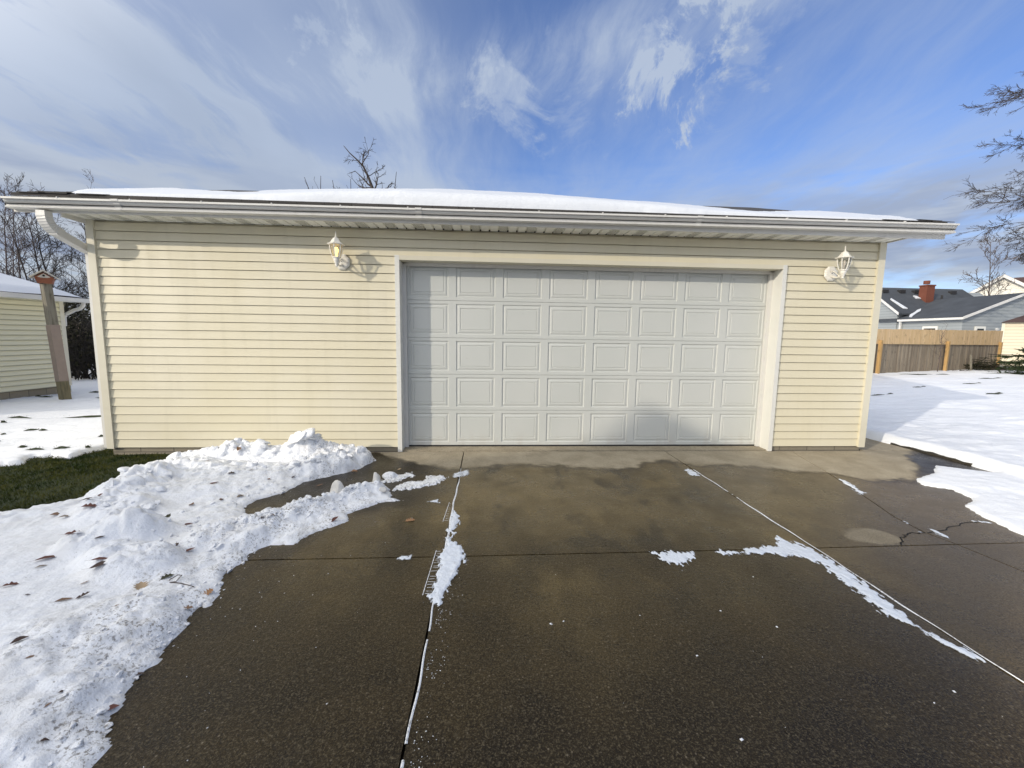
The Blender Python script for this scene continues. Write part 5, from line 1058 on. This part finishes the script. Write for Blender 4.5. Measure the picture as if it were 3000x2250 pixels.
for i, (x, z, dxx, n_, lab) in enumerate(((-9.4, 9.75, -.35, 2, 'thin sapling top above the roof snow, leftmost'), (-8.95, 9.85, .05, 2, 'thin forked sapling top above the roof snow'), (-8.15, 9.65, -.15, 3, 'low sapling top left of the crooked tree'), (-7.35, 9.75, .0, 3, 'straight sapling top just left of the crooked tree'), (-5.05, 10.2, .12, 3, 'group of upright shoots right of the crooked tree'))):
    st_ = thing('sapling', (x, 18.5, 0), lab, 'sapling', GS); mb = MB(); top = Vector((x+dxx, 18.5, z)); mb.tube([(x-dxx, 18.5, 0), (x-dxx*.5, 18.5, z-2.5), (x, 18.5, z-1.0), top], [.05, .035, .022, .012], 5); mb.build('trunk', M['bark'], st_)
    mb = MB()
    for j in range(n_): sprout(mb, (x+R_.uniform(-.1, .1)*dxx*5, 18.5, z-R_.uniform(.7, 1.6)), (R_.gauss(0, .35), R_.gauss(0, .2), 1), R_.uniform(.6, 1.0), .014, 2, R_)
    mb.build('crown', M['bark'], st_)

# ------------------------------------------------------------------ right side: fence, houses, trees
fa = Vector((14.6, 9.66, .2)); fb = Vector((24.8, 13.57, .2)); fdir = (fb-fa).normalized(); fang = math.atan2(fdir.y, fdir.x); FL = (fb-fa).length
fen = thing('wood_fence', tuple(fa), 'wooden yard fence, weathered grey below and fresh yellow boards on top', 'fence', rotz=fang)
mb = MB(); R_ = random.Random(3); x = -7.0
while x < FL: mb.box(x+.004, x+.136, .0+R_.uniform(-.006, .006), .022, -.12, 1.26+R_.uniform(-.01, .01)); x += .14
mb.build('old_boards', M['wood_grey'], fen, local=True)
mb = MB(); x = -7.0
while x < FL+.05:
    z1 = 1.78+(x/FL)*.13; mb.box(x+.002, x+.138, -.055+R_.uniform(-.003, .003), -.032, 1.22, z1+R_.uniform(-.008, .008)); x += .14
mb.build('new_boards', M['wood_new'], fen, local=True)
for x in (-5.0, .25, 5.55, FL-.12):
    MB().box(x-.055, x+.055, -.16, -.06, -.15, 1.36).build('post', M['wood_post'], fen, local=True)
MB().box(-7, FL, .024, .06, .25, .34).box(-7, FL, .024, .06, 1.0, 1.09).build('rail', M['wood_grey'], fen, local=True)

gh = thing('grey_house', (34.4, 22, .2), 'blue grey sided house with charcoal roof and red chimney behind the fence', 'house')
mb = MB(); mb.box(30.5, 38.3, 20, 24.3, -.2, 3.05); mb.prism([(30.5, 20, 3.05), (34.4, 20, 4.56), (38.3, 20, 3.05)], (0, 4.3, 0)); mb.build('wing_wall', M['grey_siding'], gh)
mb = MB(); mb.box(30.44, 40, 24.32, 29.5, -.2, 3.6); mb.prism([(30.44, 24.32, 3.6), (30.44, 26.91, 5.55), (30.44, 29.5, 3.6)], (9.5, 0, 0)); mb.build('main_wall', M['grey_siding'], gh)
mb = MB(); mb.prism([(30.2, 19.75, 3.02), (34.4, 19.75, 4.66), (34.4, 19.75, 4.76), (30.2, 19.75, 3.14)], (0, 6.0, 0)); mb.prism([(38.6, 19.75, 3.02), (38.6, 19.75, 3.14), (34.4, 19.75, 4.76), (34.4, 19.75, 4.66)], (0, 6.0, 0)); mb.build('wing_roof', M['far_shingle'], gh)
mb = MB(); mb.prism([(30.2, 24.0, 3.50), (30.2, 26.91, 5.68), (30.2, 26.91, 5.80), (30.2, 24.0, 3.62)], (8.2, 0, 0)); mb.prism([(30.2, 29.8, 3.50), (30.2, 29.8, 3.62), (30.2, 26.91, 5.80), (30.2, 26.91, 5.68)], (8.2, 0, 0)); mr = mb.build('main_roof', M['far_shingle'], gh)
mb = MB(); mb.prism([(30.2, 19.70, 3.00), (34.4, 19.70, 4.64), (34.4, 19.70, 4.80), (30.2, 19.70, 3.16)], (0, .05, 0)); mb.prism([(38.6, 19.70, 3.00), (38.6, 19.70, 3.16), (34.4, 19.70, 4.80), (34.4, 19.70, 4.64)], (0, .05, 0)); mb.box(30.14, 30.2, 19.7, 24.0, 2.98, 3.12); mb.build('fascia', M['white'], gh)
mb = MB(); mb.prism([(30.15, 24.0, 3.46), (30.15, 26.91, 5.64), (30.15, 26.91, 5.82), (30.15, 24.0, 3.64)], (.05, 0, 0)); mb.build('rake_trim', M['white'], gh)
mb = MB(); mb.box(33.5, 34.12, 25.2, 25.8, 4.2, 5.85); mb.box(33.46, 34.16, 25.16, 25.84, 5.78, 5.87); mb.tube([(33.78, 25.55, 5.95), (33.78, 25.55, 6.2)], .2, 10); mb.build('chimney', M['brick'], mr)
for x in (31.0, 32.4, 33.6, 36.7):
    MB().box(x, x+.42, 26.2, 26.5, 5.32, 5.56).build('roof_vent', M['rubber'], mr)
MB().tube([(35.0, 25.4, 4.6), (35.0, 25.4, 5.12)], .07, 8).build('vent_pipe', M['rubber'], mr)
def window(x0, x1, y0, y1, z0, z1, face):
    if face == 'x':   # wall looks towards -x
        f_ = MB().box(x0-.06, x0-.005, y0-.12, y1+.12, z0-.12, z1+.15).build('window', M['white_trim'], gh); MB().box(x0-.075, x0-.062, y0, y1, z0, z1).build('pane', M['window_glass'], f_)
    else:
        f_ = MB().box(x0-.14, x1+.14, y0-.06, y0-.005, z0-.12, z1+.15).build('window', M['white_trim'], gh); MB().box(x0, x1, y0-.075, y0-.062, z0, z1).build('pane', M['window_glass'], f_)
window(30.5, 30.5, 21.55, 22.3, 1.2, 2.45, 'x'); window(31.5, 31.95, 20, 20, 1.2, 2.42, 'y')
MB().tube([(32.75, 19.9, 2.42), (32.75, 19.8, 2.36)], [.06, .1], 8).build('wall_light', M['white'], gh)
mb = MB(); rect_pipe(mb, [(30.25, 23.85, 3.0), (30.38, 23.95, 2.7), (30.40, 24.0, .3)], .12, .1); mb.build('downspout', M['white'], gh)
for pts, lab in (([(30.95, 24.45, 3.97), (31.25, 24.4, 3.94), (31.0, 25.55, 4.78), (30.85, 25.45, 4.71)], 'long white snow patch left on the charcoal main roof'), ([(x_, y_, 3.145+.386*(x_-30.2)) for x_, y_ in ((30.55, 23.35), (30.8, 23.5), (31.3, 23.75), (31.75, 23.9), (32.25, 24.35), (32.0, 24.4), (31.5, 24.1), (31.0, 23.95), (30.6, 23.6))], 'white snow streak lying in the valley of the grey house roof'), ([(33.1, 25.6, 4.83), (33.5, 25.6, 4.83), (33.4, 25.85, 5.02), (33.15, 25.9, 5.06)], 'scrap of snow beside the red chimney')):
    o = MB().prism(pts, (0, -.02, .06)).build('snow_patch', M['snow_roof']); set_props(o, lab, 'snow patch', 'snow left on the grey house roof', 'thing')

wh = thing('white_house', (45.9, 30, .2), 'cream white gabled house beyond the grey house at right', 'house', rotz=-.98)
PK, SL, HW = 7.15, .74, 3.6
mb = MB(); mb.box(-HW, HW, 0, 8, -.4, PK-SL*HW); mb.prism([(-HW, 0, PK-SL*HW), (0, 0, PK), (HW, 0, PK-SL*HW)], (0, 8, 0)); mb.build('wall', M['white_siding'], wh, local=True)
mb = MB(); e_ = HW+.45
for sg in (-1, 1): mb.prism([(sg*e_, -.35, PK+.1-SL*e_), (0, -.35, PK+.1), (0, -.35, PK+.24), (sg*e_, -.35, PK+.24-SL*e_)], (0, 8.7, 0))
mb.build('roof', M['brown_shingle'], wh, local=True)
mb = MB()
for sg in (-1, 1): mb.prism([(sg*e_, -.42, PK-.06-SL*e_), (0, -.42, PK-.06), (0, -.42, PK+.22), (sg*e_, -.42, PK+.22-SL*e_)], (0, .06, 0))
mb.build('fascia', M['white'], wh, local=True)
mb = MB(); mb.prism([(.3, 2.2, 5.2), (.3, 4.6, 7.5), (.3, 7.0, 5.2)], (9, 0, 0)); mb.build('rear_roof', M['brown_shingle'], wh, local=True)

sh_ = thing('pale_shed', (28.05, 16.0, .2), 'pale cream shed with dark red roof at the right picture edge', 'shed', rotz=-.96)
MB().box(0, 6.0, 0, 2.6, -.4, 2.44).build('wall', M['pale_siding'], sh_, local=True)
mb = MB(); mb.add([(-.06, -.2, 2.43), (6.2, -.2, 2.43), (6.2, 2.8, 2.43), (-.06, 2.8, 2.43), (1.6, 1.3, 3.3), (4.6, 1.3, 3.3)], [(0, 1, 5, 4), (1, 2, 5), (2, 3, 4, 5), (3, 0, 4), (0, 3, 2, 1)]); mb.build('roof', M['brown_shingle'], sh_, local=True)
MB().box(-.02, .10, -.03, .06, -.3, 2.42).build('corner_post', M['trim'], sh_, local=True)
df = MB().box(.92, 1.95, -.06, -.005, 0, 2.0).build('door', M['white_trim'], sh_, local=True); MB().box(.82, 2.05, -.10, -.01, 2.0, 2.12).build('lintel', M['bark_red'], df, local=True)

# big tree outside the frame at right whose drooping limbs reach in
bt = thing('bare_tree', (25.0, 12.0, .2), 'large bare tree at the right picture edge with fine drooping branches', 'tree', 'bare trees on the right'); a, b = MB(), MB()
a.tube([(25.0, 12, 0), (25.05, 12, 4), (24.9, 12, 8), (25.1, 12, 12), (25.0, 12, 17)], [.40, .34, .28, .18, .05], 9)
R_ = random.Random(21)
def drape(p, d, L, r, lev):
    m = 7; pts = [Vector(p)]; dd = Vector(d).normalized(); q_ = Vector(p)
    for i in range(m): dd = (dd+Vector((R_.gauss(0, .10), R_.gauss(0, .10), R_.gauss(0, .09)+(.10 if (i > m*.6 and lev > 0) else -.03)))).normalized(); q_ = q_+dd*L/m; pts.append(q_.copy())
    b.tube(pts, [max(.0055, r*(1-.8*i/m)) for i in range(m+1)], 4 if lev < 2 else 3, cap=False)
    if lev < 3:
        for i in range((9, 7, 5)[lev]):
            t = R_.uniform(.2, 1); f = t*m; i0 = min(int(f), m-1); bp = pts[i0].lerp(pts[i0+1], f-i0); dl = (pts[i0+1]-pts[i0]).normalized()
            sd = Vector((R_.gauss(-.2, .8), R_.gauss(0, 1), R_.gauss(-.1, .7))); sd = (sd-dl*sd.dot(dl)).normalized(); drape(bp, dl*.9+sd*.55, L*R_.uniform(.28, .5), max(.008, r*.45), lev+1)
for z, L, dzz in ((16.2, 2.4, .6), (15.4, 2.6, .5), (14.5, 2.8, .4), (13.2, 3.2, .15), (12.2, 3.6, .0), (11.3, 3.6, -.1), (10.4, 3.0, -.15), (9.4, 2.4, -.2), (8.6, 2.4, -.15), (7.7, 4.2, .12), (6.9, 3.9, -.02), (6.2, 3.0, -.05), (5.4, 2.0, .0)):
    drape((25.0, 12, z), (-1, R_.gauss(0, .25), dzz), L*.74, .024, 0); drape((25.0, 12, z+.2), (R_.uniform(-.2, 1), R_.gauss(0, .7), dzz+.2), L*.7, .04, 0)
a.build('trunk', M['bark'], bt, True); b.build('crown', M['bark'], bt)
tree('bare_tree', (38.6, 21.0, 0), (38.8, 21.0, 13.5), .25, 41, 'bare upright tree rising beside the white gabled house', 'bare trees on the right', 'bark_red', n_limb=18, limb_len=3.4, first=.28, twig=.018, depth=4, splits=(5, 4, 3))
tree('bare_tree', (41.5, 27.0, 0), (40.4, 27.0, 9.6), .16, 42, 'smaller bare tree behind the left slope of the white gable', 'bare trees on the right', 'bark_red', n_limb=13, limb_len=2.6, first=.35, twig=.018)
tree('bare_tree', (36.0, 38.0, 0), (36.5, 38.0, 10.4), .16, 43, 'small bare tree behind the grey house ridge by the garage corner', 'bare trees on the right', 'bark', n_limb=14, limb_len=2.4, first=.4, twig=.02)

# spruce outside the frame with boughs reaching in, brush heap, logs
sp = thing('spruce_tree', (22.35, 9.6, .2), 'dark green spruce at the right picture edge with ragged low boughs', 'spruce'); a, b = MB(), MB()
a.tube([(22.35, 9.6, 0), (22.35, 9.6, 3.4)], [.11, .02], 7); a.build('trunk', M['bark'], sp); R_ = random.Random(13); V = []; F = []
def bough(p, d, L):
    m = 8; pts = [Vector(p)]; dd = Vector(d).normalized(); q_ = Vector(p)
    for i in range(m): dd = (dd+Vector((R_.gauss(0, .08), R_.gauss(0, .08), .05 if i > 4 else -.04))).normalized(); q_ = q_+dd*L/m; pts.append(q_.copy())
    b.tube(pts, [.014*(1-.8*i/m) for i in range(m+1)], 4, cap=False)
    for i in range(1, m+1):
        for s in range(9):
            t = R_.random(); c_ = pts[i-1].lerp(pts[i], t); l_ = (1-.6*i/m)*L*.30*R_.uniform(.5, 1.2)+.05; sd = Vector((R_.gauss(0, 1), R_.gauss(0, 1), R_.gauss(-.1, .35))).normalized(); sd = (sd+dd*.9).normalized(); e_ = c_+sd*l_
            b.tube([c_, e_], [.004, .002], 3, cap=False)
            for w in range(22):
                t2 = R_.random(); bb_ = c_.lerp(e_, t2); n_ = Vector((R_.gauss(0, 1), R_.gauss(0, 1), R_.gauss(0, .8))).normalized()*.06+sd*.05; w_ = n_.cross(sd).normalized()*.011; k_ = len(V); V.extend([bb_-w_, bb_+w_, bb_+n_]); F.append((k_, k_+1, k_+2))
for z in np.arange(.35, 3.2, .24):
    for j in range(8):
        az = j*.785+R_.uniform(-.3, .3)+z; L = max(.3, 1.95*(1-z/3.6))*R_.uniform(.6, 1.15); bough((22.35, 9.6, z), (math.cos(az), math.sin(az), .05), L)
b.build('branches', M['bark'], sp); mesh_obj('needles', V, F, M['needles'], sp)
def heap(name, c, w, d_, h, n, seed, label, cat, m_):
    mb = MB(); R2 = random.Random(seed)
    for i in range(n):
        x, y, z = c[0]+R2.gauss(0, w*.4), c[1]+R2.gauss(0, d_*.4), c[2]+abs(R2.gauss(0, h*.42)); an_ = R2.gauss(.25, .5); L = R2.uniform(.3, 1.1)*w*.6; dv = Vector((math.cos(an_), math.sin(an_), R2.gauss(0, .22)))*L/2; p = Vector((x, y, z)); r_ = R2.uniform(.005, .02)
        mb.tube([p-dv, p+Vector((R2.gauss(0, .05), R2.gauss(0, .05), R2.gauss(0, .05))), p+dv], [r_, r_*.9, r_*.5], 4)
    return set_props(mb.build(name, m_), label, cat)
heap('brush_pile', (22.9, 12.45, .2), 1.7, .5, .62, 210, 5, 'heap of dark cut branches in front of the fence end', 'brush pile', M['vine_leaf'])
heap('twig_heap', (23.6, 12.2, .2), 1.5, .5, .22, 90, 6, 'low reddish heap of twigs and logs under the spruce', 'brush pile', M['bark_red'])
heap('stick_pile', (20.9, 11.75, .2), .7, .25, .10, 22, 8, 'few brown sticks lying before the middle fence post', 'sticks', M['bark_red'])
mb = MB(); mb.tube([(21.75, 12.1, .15), (21.62, 12.1, .98)], .04, 7); set_props(mb.build('stake', M['wood_pole']), 'short pale stake leaning beside the brush heap', 'stake')
mb = MB(); mb.tube([(22.3, 12.0, 1.02), (24.0, 12.0, .98), (26.5, 12.1, 1.06)], [.012, .018, .028], 6); set_props(mb.build('long_branch', M['bark_black']), 'long thin dark branch lying across the brush heap', 'branch')
sg = thing('sapling', (18.9, 11.05, .2), 'thin leafless sapling standing in front of the middle fence post', 'sapling'); mb = MB(); mb.tube([(18.9, 11.05, .1), (18.95, 11.05, 1.0), (18.9, 11.05, 2.0)], [.02, .014, .006], 5); mb.build('trunk', M['bark_red'], sg); mb = MB()
for j in range(7): sprout(mb, (18.9, 11.05, .8+j*.17), (R_.gauss(0, 1), R_.gauss(0, .4), .8), .5, .008, 1, R_, .005)
mb.build('crown', M['bark_red'], sg)

# ------------------------------------------------------------------ the house whose drive this is, behind the camera to the left (throws the shade over the drive)
T_ = 15.0; ox, oy, oz = -1.5*T_, .2-T_, .68*T_
prof = [(2.25, .62), (3.34, .06), (8.3, -2.0), (8.3, -oz-.2), (-5.0, -oz-.2), (-5.0, -2.35), (1.54, .08)]
hs = set_props(bpy.data.objects.new('house', None), kind='structure'); COL.objects.link(hs); hs.location = (ox+1, oy, 0)
MB().prism([(x+ox, oy, z+oz) for x, z in prof], (-9.0, -6.0, 0)).build('wall', M['white_siding'], hs)
